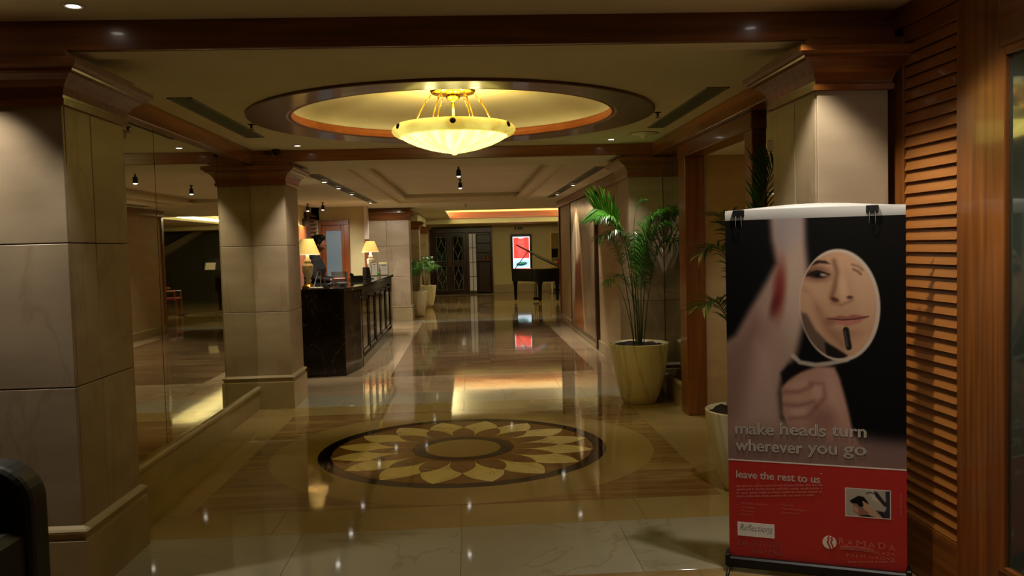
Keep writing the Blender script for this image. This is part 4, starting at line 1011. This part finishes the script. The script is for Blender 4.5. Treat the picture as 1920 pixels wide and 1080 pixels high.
t = thing('card_terminal', (-1.72, 14.55, HC), 'black card terminal leaning on the counter with a white front edge', 'terminal', None, .5, True)
MB().prism([(-.05, 0), (.05, 0), (.015, .2), (-.045, .2)], -.075, .075, 'y').build('body', M['black'], t); MB().prism([(.051, .003), (.058, .003), (.022, .2), (.015, .2)], -.07, .07, 'y').build('screen_edge', M['paper'], t)
MB().cbox(-.09, .09, -.09, .09, 0, .012, .004).build('base', M['black'], t)
t = thing('telephone', (-1.86, 14.2, HC), 'black desk telephone beside the card terminal', 'telephone', None, .3, True)
MB().prism([(-.09, 0), (.09, 0), (.09, .03), (-.09, .075)], -.1, .1, 'x').build('body', M['black'], t)
MB().tube([(-.07, -.085, .085), (-.075, -.04, .105), (-.075, .04, .105), (-.07, .085, .085)], [.022, .016, .016, .022], 10).build('handset', M['black'], t, smooth=True)
MB().cbox(-.02, .08, -.06, .06, .035, .05, .004).build('keypad', M['paper'], t)
t = thing('brochure_easel', (-1.98, 11.5, HC), 'small wooden easel stand beside the near counter lamp', 'easel')
MB().tube([(-2.0, 11.46, HC+.26), (-1.87, 11.42, HC+.005)], .011, 6).build('leg', M['wood_dark'], t); MB().tube([(-1.99, 11.48, HC+.25), (-2.07, 11.48, HC+.005)], .006, 6).build('leg', M['white'], t); MB().tube([(-1.98, 11.5, HC+.22), (-1.99, 11.6, HC+.005)], .006, 6).build('leg', M['white'], t)
MB().cbox(-2.10, -1.93, 11.36, 11.44, HC, HC+.018, .004).build('leaflet_pile', M['paper'], t)
t = thing('acrylic_box', (-1.86, 12.42, HC), 'clear acrylic box of pinkish cards on the counter', 'box')
b = MB(); 
for (a, c, d, e) in ((-1.96, -1.76, 12.32, 12.326), (-1.96, -1.76, 12.514, 12.52), (-1.96, -1.954, 12.32, 12.52), (-1.766, -1.76, 12.32, 12.52)): b.box(a, c, d, e, HC, HC+.19)
b.box(-1.96, -1.76, 12.32, 12.52, HC, HC+.006); b.build('shell', M['acrylic'], t)
MB().cbox(-1.94, -1.78, 12.34, 12.50, HC+.007, HC+.10, .01).build('cards', M['pink'], t)
t = thing('sweet_bowl', (-1.78, 12.08, HC), 'small glass bowl of dark sweets in front of the acrylic box', 'bowl')
MB().lathe([(.001, .0), (.04, 0), (.06, .02), (.075, .05), (.07, .05), (.055, .024), (.001, .012)], 20, (-1.78, 12.08, HC)).build('dish', M['acrylic'], t, smooth=True)
random.seed(5)
for k in range(9):
    a = k*2.4; r_ = .012*math.sqrt(k)
    MB().ball((-1.78+r_*math.cos(a), 12.08+r_*math.sin(a), HC+.03+.004*(k % 3)), (.016,.012,.01), 8, 5).build('sweet', M['wood_door'] if k % 2 else M['wood_dark'], t, smooth=True)
t = thing('desk_plant', (-1.98, 17.3, 1.0), 'small leafy plant behind the far counter lamp', 'plant')
t.location = (-1.80, 17.25, 0)
MB().lathe([(.001, 0), (.10, 0), (.13, .5), (.15, 1.02), (.13, 1.03), (.12, 1.0), (.001, 1.0)], 20, (-1.80, 17.25, 0)).build('planter', M['wood_dark'], t, smooth=True)
random.seed(9); lb = MB()
for k in range(60):
    a = random.uniform(0, 2*PI); e = random.uniform(.2, 1.3); L = random.uniform(.2, .42); d = Vector((math.cos(a)*math.cos(e), math.sin(a)*math.cos(e), math.sin(e))); s_ = Vector((-math.sin(a), math.cos(a), 0))*.022
    p = Vector((-1.80, 17.25, 1.02)); q1 = p+d*L*.6; q2 = p+d*L+Vector((0,0,-.05)); lb.add([p, q1-s_, q2, q1+s_], [(0,1,2,3)])
lb.build('leaves', M['leaf'], t, recalc=False, kind='stuff')

# ------------------------------------------------------------------ receptionist
struct(MB().box(-3.3, -2.12, 12.12, 16.9, 0, .1).build('floor', M['fl_pale']))
def remesh(o, v, it=4):
    m = o.modifiers.new('remesh', 'REMESH'); m.mode = 'VOXEL'; m.voxel_size = v; m.use_smooth_shade = True
    s = o.modifiers.new('smooth', 'SMOOTH'); s.iterations = it; s.factor = .5
px, py, pz = -2.335, 13.0, .1
pr = thing('person', (px, py, pz), 'receptionist in a black suit with short dark hair, head bent, standing behind the counter', 'person', None, 0, True)
M['skin'] = base_mat('skin', S(150,100,72), .5); M['suit'] = noise_mat('black_suit', S(10,9,10), S(15,14,15), (30,30,30), rough=.9); M['hair'] = noise_mat('dark_hair', S(12,9,8), S(24,18,15), (60,60,20), rough=.45)
def head_fn(x, y, z):       # faces +x: chin forward, narrower jaw, flatter back
    k = 1-.28*max(0, -z)**1.3; return (x*(.95 if x < 0 else 1.0)*(1-.10*max(0, -z))+.10*max(0, -z), y*k, z)
bd = MB()
HX, HZ = .10, 1.655
bd.ball((HX, -.02, HZ), (.098, .078, .118), 24, 16, head_fn)
bd.tube([(.02, 0, 1.44), (.05, -.01, 1.53), (.08, -.02, 1.60)], [.062, .055, .055], 12)
bd.tube([(HX+.088, -.02, HZ+.015), (HX+.112, -.02, HZ-.018), (HX+.095, -.02, HZ-.03)], [.010, .015, .010], 8)       # nose
bd.ball((HX+.088, -.02, HZ-.062), (.016, .026, .010), 10, 6)                                                       # mouth
for s in (-1, 1): bd.ball((HX-.005, -.02+s*.078, HZ-.005), (.020, .010, .032), 10, 8); bd.ball((HX+.082, -.02+s*.032, HZ+.018), (.012, .016, .010), 8, 6)
bd.tube([(0, 0, .92), (.01, 0, 1.1), (.02, 0, 1.3), (.01, 0, 1.45)], [.13, .12, .14, .09], 16)
for s in (-1, 1):
    bd.tube([(0, s*.09, .92), (.02, s*.10, .5), (0, s*.10, .09), (0, s*.1, .05)], [.09, .065, .045, .04], 12)
    bd.tube([(-.03, s*.1, .03), (.08, s*.11, .03), (.17, s*.12, .025)], [.035, .042, .025], 10)
    sh = (.01, s*.18, 1.40); el = (.06, s*.25, 1.13); wr_ = (.30, s*.16, 1.10)
    bd.tube([sh, el, wr_], [.055, .045, .030], 12)
    pal = Vector((.37, s*.14, 1.088)); bd.tube([wr_, pal], [.028, .034], 10)
    for q, (dy, L) in enumerate(((-.030, .075), (-.010, .085), (.010, .08), (.028, .062))):
        b0 = pal+Vector((.01, dy, 0)); bd.tube([b0, b0+Vector((L*.5, dy*.15, .004)), b0+Vector((L*.85, dy*.2, -.016)), b0+Vector((L, dy*.2, -.028))], [.010, .009, .008, .007], 8)
    b0 = pal+Vector((-.03, -s*.028, 0)); bd.tube([b0, b0+Vector((.03, -s*.03, -.004)), b0+Vector((.06, -s*.034, -.014))], [.012, .010, .008], 8)
body = bd.build('body', M['skin'], pr); remesh(body, .009, 3)
su = MB()
su.tube([(0, 0, .86), (.01, 0, .95), (.01, 0, 1.1), (.02, 0, 1.28), (.015, 0, 1.42), (.03, -.005, 1.485)], [.165, .160, .150, .172, .125, .07], 18)
su.tube([(.01, -.17, 1.40), (.01, .17, 1.40)], [.07, .07], 14)
for s in (-1, 1):
    su.tube([(0, s*.09, .92), (.02, s*.10, .5), (.0, s*.10, .06)], [.108, .088, .075], 14)
    su.tube([(.01, s*.175, 1.41), (.055, s*.25, 1.13), (.27, s*.168, 1.10)], [.078, .064, .046], 14)
    su.tube([(-.05, s*.1, .035), (.08, s*.11, .03), (.18, s*.12, .02)], [.045, .05, .03], 10)
suit = su.build('suit', M['suit'], pr); remesh(suit, .012, 4)
hb = MB(); hb.ball((HX-.022, -.02, HZ+.028), (.108, .094, .112), 20, 14)
hb.ball((HX-.05, -.02, HZ-.03), (.072, .088, .085), 16, 10); hb.ball((HX+.04, -.02, HZ+.085), (.062, .078, .05), 16, 10)
hair = hb.build('hair', M['hair'], pr); remesh(hair, .012, 3)

# ------------------------------------------------------------------ reception back wall: door, wood panel, post
d2 = struct(MB().cbox(-3.175, -3.12, 18.44, 18.6, 0, 2.29, .006).build('door_2', M['wood_door']))
MB().cbox(-2.64, -2.53, 18.44, 18.6, 0, 2.29, .006).build('jamb', M['wood_door'], d2); MB().cbox(-3.175, -2.53, 18.43, 18.6, 2.19, 2.30, .006).build('header', M['wood_door'], d2)
MB().cbox(-3.12, -3.03, 18.50, 18.55, .02, 2.19, .006).build('stile', M['wood_door'], d2); MB().cbox(-2.71, -2.64, 18.50, 18.55, .02, 2.19, .006).build('stile', M['wood_door'], d2)
MB().cbox(-3.03, -2.71, 18.50, 18.55, 2.07, 2.19, .006).build('rail', M['wood_door'], d2); MB().cbox(-3.03, -2.71, 18.50, 18.55, .02, .2, .006).build('rail', M['wood_door'], d2)
M['blue_glass'] = base_mat('frosted_blue_glass', S(104,124,136), .35, emit=(.30,.40,.48), es=.10)
MB().box(-3.03, -2.71, 18.515, 18.535, .2, 2.07).build('pane', M['blue_glass'], d2)
MB().tube([(-3.07, 18.47, .95), (-3.07, 18.46, 1.05), (-3.07, 18.47, 1.15)], .01, 6).build('handle', M['brass'], d2)
cbn = thing('wall_cabinet', (-3.25, 17.6, 0), 'orange wood wall unit with short louvre slats on the reception side wall', 'cabinet')
MB().cbox(-3.32, -3.24, 16.2, 17.45, 0, 2.15, .006).build('door_panel', M['wood_door'], cbn); MB().cbox(-3.32, -3.22, 17.45, 17.62, 0, 2.3, .006).build('stile', M['wood_dark'], cbn)
MB().cbox(-3.32, -3.26, 17.62, 18.43, 0, 2.45, .004).build('louvre_back', M['wood_dark'], cbn)
for i in range(30): MB().box(-3.26, -3.20, 18.0, 18.40, .1+i*.078, .1+i*.078+.03).build('slat', M['wood_door'], cbn)
ps = struct(MB().cbox(-2.195, -2.125, 18.36, 18.60, 1.87, 2.571, .005).build('trim_10', M['white']))
MB().cbox(-2.20, -2.12, 18.355, 18.605, 0, 1.87, .005).build('lower_panel', M['wood_door'], ps)

# ------------------------------------------------------------------ wall picture
def art(U, V):
    P = np.stack([U*300, (1-V)*240], 1); p = Paint(P, (150,124,92))
    p.put(sd_poly(P, [(0,0),(60,0),(40,150),(0,240)]), (196,182,150), 20)
    for x in (20, 70, 110): p.put(sd_seg(P, [(x, -10), (x+16, 110), (x+8, 250)], 5), (214,200,168), 10, .8)
    p.put(sd_poly(P, [(90,60),(140,100),(180,60),(220,100),(210,150),(120,160)]), (170,140,98), 14)
    p.put(sd_poly(P, [(60,120),(130,100),(150,170),(170,200),(40,215)]), (104,50,26), 10)
    p.put(sd_poly(P, [(30,195),(100,185),(175,205),(165,250),(20,250)]), (158,92,46), 12)
    p.put(sd_poly(P, [(130,90),(150,150),(180,240),(160,240),(140,170)]), (206,182,140), 8, .8)
    p.put(sd_poly(P, [(200,0),(300,0),(300,250),(240,250),(220,120)]), (122,100,74), 24, .7)
    return p.c
pf = thing('wall_picture', (1.98, 14.7, .1), 'very tall painted panel in a dark wooden frame, reaching almost from floor to ceiling', 'picture')
AY0, AY1 = 13.2, 16.3
M['art'] = attr_mat('painted_panel', .22)
sheet('canvas', 90, 70, art, M['art'], pf, lambda U, V: np.stack([0*U+1.965-1.98, AY1-(AY1-AY0)*U-14.7, .14+2.28*V-.1], 1))
MB().box(1.967, 1.999, AY0, AY1, .13, 2.43).build('backing', M['wood_dark'], pf)
MB().cbox(1.945, 1.999, AY0-.13, AY0, .02, 2.44, .006).build('frame_stile', M['wood_dark'], pf); MB().cbox(1.95, 1.999, AY1, AY1+.05, .1, 2.44, .006).build('frame_stile', M['wood_dark'], pf)
MB().cbox(1.95, 1.999, AY0, AY1, .09, .135, .006).build('frame_rail', M['wood_dark'], pf)

# ------------------------------------------------------------------ far doors, shelf, screen
M['lead'] = base_mat('lead_came', S(186,190,180), .3, metal=.4); M['door_glass'] = base_mat('dark_leaded_glass', S(24,28,26), .05, spec=.8)
d3 = struct(MB().cbox(-1.36, .86, 30.37, 30.44, 2.16, 2.37, .008).build('door_3', M['wood_dark']))
for x0, x1 in ((-1.36, -1.24), (-.08, .02), (.80, .86)): MB().cbox(x0, x1, 30.36, 30.46, 0, 2.17, .006).build('post', M['wood_dark'], d3)
def leaf(x0, x1):
    s = .10
    for a, c, z0, z1 in ((x0, x0+s, .02, 2.16), (x1-s, x1, .02, 2.16), (x0+s, x1-s, .02, .12), (x0+s, x1-s, 2.05, 2.16), (x0+s, x1-s, 1.02, 1.14)): MB().cbox(a, c, 30.38, 30.42, z0, z1, .006).build('leaf_board', M['wood_dark'], d3)
    for z0, z1 in ((.12, 1.02), (1.14, 2.05)):
        g = MB().box(x0+s, x1-s, 30.395, 30.405, z0, z1).build('pane', M['door_glass'], d3)
        cx_, cz_ = (x0+x1)/2, (z0+z1)/2; hw, hh = (x1-x0)/2-s, (z1-z0)/2; b = MB()
        dia = [(cx_, cz_+hh*.75), (cx_+hw*.35, cz_+hh*.28), (cx_+hw*.8, cz_), (cx_+hw*.35, cz_-hh*.28), (cx_, cz_-hh*.75), (cx_-hw*.35, cz_-hh*.28), (cx_-hw*.8, cz_), (cx_-hw*.35, cz_+hh*.28)]
        for i in range(8): p_, q_ = dia[i], dia[(i+1) % 8]; b.tube([(p_[0], 30.39, p_[1]), (q_[0], 30.39, q_[1])], .009, 4)
        for (a, c, d_, e) in ((cx_, z0, cx_, cz_-hh*.75), (cx_, z1, cx_, cz_+hh*.75), (x0+s, z0+.03, x1-s, z0+.03), (x0+s, z1-.03, x1-s, z1-.03), (x0+s+.03, z0, x0+s+.03, z1), (x1-s-.03, z0, x1-s-.03, z1)): b.tube([(a, 30.39, c), (d_, 30.39, e)], .008, 4)
        b.build('leading', M['lead'], g)
leaf(-1.24, -.66); leaf(-.66, -.08)
MB().tube([(-.63, 30.34, 1.0), (-.63, 30.34, 1.3)], .014, 6).build('handle', M['brass'], d3); MB().tube([(-.69, 30.34, 1.0), (-.69, 30.34, 1.3)], .014, 6).build('handle', M['brass'], d3)
M['lit_glass'] = base_mat('lit_side_light', S(150,136,100), .15, emit=(1.0,.84,.52), es=.09)
for x0, x1 in ((.03, .145), (.165, .27)):
    for i in range(4): MB().cbox(x0, x1, 30.39, 30.405, .1+i*.51, .59+i*.51, .003).build('side_pane', M['lit_glass'], d3)
MB().cbox(.27, .30, 30.37, 30.44, 0, 2.17, .004).build('mullion', M['wood_dark'], d3); MB().cbox(.145, .165, 30.37, 30.44, 0, 2.17, .004).build('mullion', M['wood_dark'], d3)
sh = thing('shelf_unit', (.55, 30.5, 0), 'dark wooden shelf unit in the niche beside the far leaded doors', 'shelf')
MB().cbox(.31, .80, 30.62, 30.66, 0, 2.15, .004).build('back_panel', M['wood_dark'], sh)
for z in (.03, 1.15, 1.45, 1.78, 2.08): MB().cbox(.31, .80, 30.38 if z == 1.15 else 30.44, 30.62, z, z+.03, .004).build('shelf', M['wood_door'] if z == 1.15 else M['wood_dark'], sh)
MB().cbox(.36, .76, 30.45, 30.6, .06, 1.1, .006).build('cupboard', M['wood_dark'], sh)
t = thing('ornament', (.68, 30.46, 1.18), 'small orange ornament on the wooden shelf by the far doors', 'ornament')
MB().lathe([(.001, 1.18), (.05, 1.18), (.075, 1.24), (.06, 1.31), (.03, 1.34), (.035, 1.36), (.001, 1.36)], 16, (.68, 30.5, 0)).build('vase', M['wood_door'], t, smooth=True)
struct(MB().cbox(-1.6, 1.0, 29.6, 30.2, 0, .012, .004).build('floor', M['fl_white']))
def screen(U, V):
    P = np.stack([U*340, (1-V)*610], 1); p = Paint(P, (240,232,240))
    p.put(sd_poly(P, [(14,16),(110,16),(120,30),(220,30),(230,16),(326,16),(326,412),(14,412)]), (250,66,56), 4)
    random.seed(4)
    for i in range(13): 
        w = random.uniform(50, 90); y = 60+i*26
        p.put(sd_seg(P, [(165-w, y), (165+w, y)], 5), (250,120,116), 5, .8)
    p.put(sd_ell(P, (165,26), (46,14)), (236,206,196), 6)
    p.put(sd_poly(P, [(16,440),(326,430),(326,590),(16,600)]), (178,214,232), 6)
    p.put(sd_ell(P, (170,520), (108,36), -.1), (24,70,66), 8); p.put(sd_seg(P, [(110,510),(230,500)], 8), (92,150,120), 5); p.put(sd_seg(P, [(120,535),(210,528)], 5), (10,28,34), 4)
    return p.c
sg = thing('display_screen', (1.88, 30.4, .78), 'glowing red and white portrait screen on the far wall behind the piano', 'screen')
MB().cbox(1.51, 2.25, 30.30, 30.39, .76, 2.06, .012).build('housing', M['satin_black'], sg)
M['screen'] = attr_mat('screen_image', .3, 1.5)
sheet('screen_image', 60, 96, screen, M['screen'], sg, lambda U, V: np.stack([1.58+.60*U-1.88, 0*U+30.296-30.4, .84+1.13*V-.78], 1))
sn = thing('wall_sign', (1.80, 30.39, 2.22), 'small dark lettered sign on the far wall above the glowing screen', 'sign')
for i, w in enumerate((.05, .02, .05, .05, .05)):
    x = 1.66+i*.062; MB().box(x, x+w, 30.385, 30.399, 2.22, 2.32).build('letter_block', M['ink'], sn)

# ------------------------------------------------------------------ grand piano (tail towards the hall)
pn = thing('grand_piano', (1.92, 24.6, 0), 'black grand piano with its lid propped open', 'piano', None, -.16, True)
def outline(k=0):
    pts = [(-.73, .62), (.73, .62), (.73, -.35)]
    pts += [(.73-.06*i, -.35-.30*math.sin(PI/2*i/6)) for i in range(1, 7)]
    pts += [(.37-.07*i, -.65-.02*math.sin(PI*i/6)) for i in range(1, 4)]
    pts += [(.12-.05*i, -.66+.03*i*i*.7) for i in range(1, 5)]
    pts += [(-.16-.06*i, -.28+.09*i**.9) for i in range(1, 7)]
    pts += [(-.60, .22), (-.73, .36)]
    return pts
ol = outline()
MB().prism(ol, .62, .98).build('case', M['satin_black'], pn)
MB().prism([(x*.96, y*.96) for x, y in ol], .975, .982).build('soundboard', M['brass'], pn)
MB().cbox(-.73, .73, .62, .86, .62, .74, .01).build('key_bed', M['satin_black'], pn); MB().box(-.62, .62, .70, .84, .74, .755).build('keys', M['paper'], pn)
for s in (-1, 1):
    MB().lathe([(.001, .06), (.035, .06), (.04, .1), (.055, .5), (.07, .58), (.07, .62), (.001, .62)], 8, (s*.63, .35 if s < 0 else -.2, 0)).build('leg', M['satin_black'], pn); MB().ball((s*.63, .35 if s < 0 else -.2, .03), (.03,.03,.03), 10, 6).build('caster', M['brass'], pn, smooth=True)
MB().lathe([(.001, .06), (.04, .06), (.045, .1), (.06, .5), (.085, .58), (.085, .62), (.001, .62)], 8, (.14, -.3, 0)).build('leg', M['satin_black'], pn); MB().ball((.14, -.3, .03), .03, 10, 6).build('caster', M['brass'], pn, smooth=True)
ly = MB().cbox(-.12, .12, .45, .6, .04, .12, .006).build('pedal_box', M['satin_black'], pn)
for x in (-.08, -.03, .03, .08): MB().tube([(x, .52, .11), (x*.8, .52, .63)], .012, 6).build('lyre_rod', M['satin_black'], ly)
# lid hinged on the right side of the case, raised towards the left
hx, hz = .73, .99; ang = math.radians(27)
lid = MB()
lo = [(x, y) for x, y in ol]
def lp(x, y, t): d = hx-x; return (hx-d*math.cos(ang)-t*math.sin(ang), y, hz+d*math.sin(ang)+t*math.cos(ang))
n_ = len(lo); lid.add([lp(x, y, 0) for x, y in lo]+[lp(x, y, .045) for x, y in lo], [tuple(range(n_))[::-1], tuple(range(n_, 2*n_))]+[(i, (i+1) % n_, n_+(i+1) % n_, n_+i) for i in range(n_)])
lid.build('lid', M['satin_black'], pn)
MB().tube([(-.62, .3, .98), lp(-.35, .3, 0)], .012, 6).build('lid_prop', M['satin_black'], pn)

# ------------------------------------------------------------------ console with gilt mirror, far right
cm = thing('gilt_mirror', (3.35, 30.38, 1.0), 'gold framed mirror above the pale console table', 'mirror')
MB().box(2.95, 3.75, 30.37, 30.39, 1.05, 2.08).build('glass', M['mirror'], cm)
M['gilt'] = base_mat('gilt_frame', S(226,186,96), .35, metal=.3, emit=(1.0,.74,.3), es=.0)
for a, c, z0, z1 in ((2.90, 2.96, 1.0, 2.13), (3.74, 3.80, 1.0, 2.13), (2.96, 3.74, 2.07, 2.13), (2.96, 3.74, 1.0, 1.06)): MB().cbox(a, c, 30.35, 30.395, z0, z1, .01).build('frame', M['gilt'], cm)
ct = thing('console_table', (3.35, 30.15, 0), 'narrow pale console table under the gold framed mirror', 'table')
MB().cbox(2.85, 3.85, 29.95, 30.34, .86, .91, .01).build('table_top', M['gilt'], ct)
for x in (2.92, 3.78):
    for y in (30.0, 30.28): MB().cbox(x-.03, x+.03, y-.03, y+.03, 0, .86, .006).build('leg', M['cream'], ct)
MB().cbox(2.88, 3.82, 29.98, 30.30, .05, .10, .006).build('low_shelf', M['wood_dark'], ct)
t = thing('red_vase', (3.2, 30.12, .91), 'small red vase on the pale console table', 'vase')
M['red'] = base_mat('red_glaze', S(150,24,18), .2)
MB().lathe([(.001, .91), (.05, .91), (.075, .99), (.06, 1.08), (.03, 1.12), (.04, 1.15), (.001, 1.15)], 16, (3.2, 30.12, 0)).build('body', M['red'], t, smooth=True)

# ------------------------------------------------------------------ lounge corner that the wall mirror shows
M['green_dk'] = base_mat('dark_olive_wall', S(62,58,38), .7); M['stair'] = base_mat('stair_soffit_grey', S(120,108,84), .7)
struct(MB().box(3.9, 7.9, 29.4, 29.55, 0, 2.42).build('wall_lounge', M['green_dk']))
struct(MB().prism([(4.3, 2.42), (4.6, 2.42), (7.6, .9), (7.6, .6), (7.3, .6)], 29.0, 29.4, 'y').build('trim_11', M['stair']))
M['red_fab'] = noise_mat('red_striped_fabric', S(126,40,28), S(92,26,20), (40,4,4), rough=.8)
def chair(x, y, rz, label):
    t = thing('lounge_chair', (x, y, 0), label, 'chair', 'red lounge chairs', rz, True)
    MB().cbox(-.25, .25, -.24, .24, .40, .48, .03).build('seat', M['red_fab'], t)
    MB().prism([(-.26, .45), (-.20, .45), (-.28, .98), (-.34, .98)], -.24, .24, 'y').build('backrest', M['red_fab'], t)
    for sx in (-1, 1):
        for sy in (-1, 1): MB().cbox(sx*.22-.02, sx*.22+.02, sy*.21-.02, sy*.21+.02, 0, .41, .004).build('leg', M['wood_door'], t)
    for s in (-1, 1): MB().tube([(.2, s*.25, .42), (.2, s*.25, .65), (-.25, s*.25, .66)], .018, 6).build('armrest', M['wood_door'], t)
chair(3.7, 23.8, PI, 'red fabric lounge chair beyond the piano, drawn up to a round table'); chair(4.9, 24.6, 0.3, 'second red fabric lounge chair on the wall side of the round table')
t = thing('lounge_table', (4.25, 24.3, 0), 'round wooden lounge table between the red chairs', 'table')
MB().lathe([(.001, .70), (.34, .70), (.36, .72), (.35, .74), (.001, .74)], 28, (4.25, 24.3, 0)).build('table_top', M['wood_door'], t); MB().lathe([(.001, 0), (.22, 0), (.22, .02), (.04, .05), (.035, .70), (.001, .70)], 20, (4.25, 24.3, 0)).build('pedestal', M['wood_dark'], t, smooth=True)
t = thing('music_stand', (3.35, 26.4, 0), 'black music stand with a pale sheet behind the red chair', 'music stand')
MB().tube([(3.35, 26.4, .3), (3.35, 26.4, 1.25)], .012, 6).build('pole', M['black'], t)
for a in (0, 2.1, 4.2): MB().tube([(3.35, 26.4, .32), (3.35+.28*math.cos(a), 26.4+.28*math.sin(a), .01)], .01, 6).build('leg', M['black'], t)
MB().add([(3.1, 26.3, 1.15), (3.6, 26.3, 1.15), (3.6, 26.5, 1.5), (3.1, 26.5, 1.5), (3.1, 26.32, 1.145), (3.6, 26.32, 1.145), (3.6, 26.52, 1.495), (3.1, 26.52, 1.495)], [(0,1,2,3), (4,7,6,5), (0,4,5,1), (1,5,6,2), (2,6,7,3), (3,7,4,0)]).build('desk', M['black'], t)
MB().add([(3.2, 26.302, 1.17), (3.5, 26.302, 1.17), (3.5, 26.42, 1.38), (3.2, 26.42, 1.38)], [(0,1,2,3)]).build('sheet', M['paper'], t).location.y = -.006

# ------------------------------------------------------------------ armchair at the left edge
M['blk_fab'] = noise_mat('black_leather', S(10,9,9), S(15,14,13), (18,18,18), rough=.55)
ac = thing('armchair', (-2.11, 3.25, 0), 'black upholstered armchair with rounded back beside a stone pillar', 'armchair', None, PI, True)
def rr(w, z0, z1, r, n=8):
    p = [(-w, z0), (w, z0)]
    p += [(w-r+r*math.cos(a*PI/2/n), z1-r+r*math.sin(a*PI/2/n)) for a in range(n+1)]
    p += [(-w+r-r*math.sin(a*PI/2/n), z1-r+r*math.cos(a*PI/2/n)) for a in range(n+1)]
    return p
o = MB().prism(rr(.42, .30, .86, .16), -.20, -.04, 'y').build('backrest', M['blk_fab'], ac)
bv = o.modifiers.new('bevel', 'BEVEL'); bv.width = .035; bv.segments = 3; bv.limit_method = 'ANGLE'
o = MB().cbox(-.30, .30, -.08, .42, .28, .45, .03).build('seat', M['blk_fab'], ac)
for s in (-1, 1):
    o = MB().cbox(s*.345-.05, s*.345+.05, -.10, .42, .20, .62, .03).build('armrest', M['blk_fab'], ac)
    for y in (-.12, .36): MB().cbox(s*.33-.022, s*.33+.022, y-.022, y+.022, 0, .31, .004).build('leg', M['wood_dark'], ac)
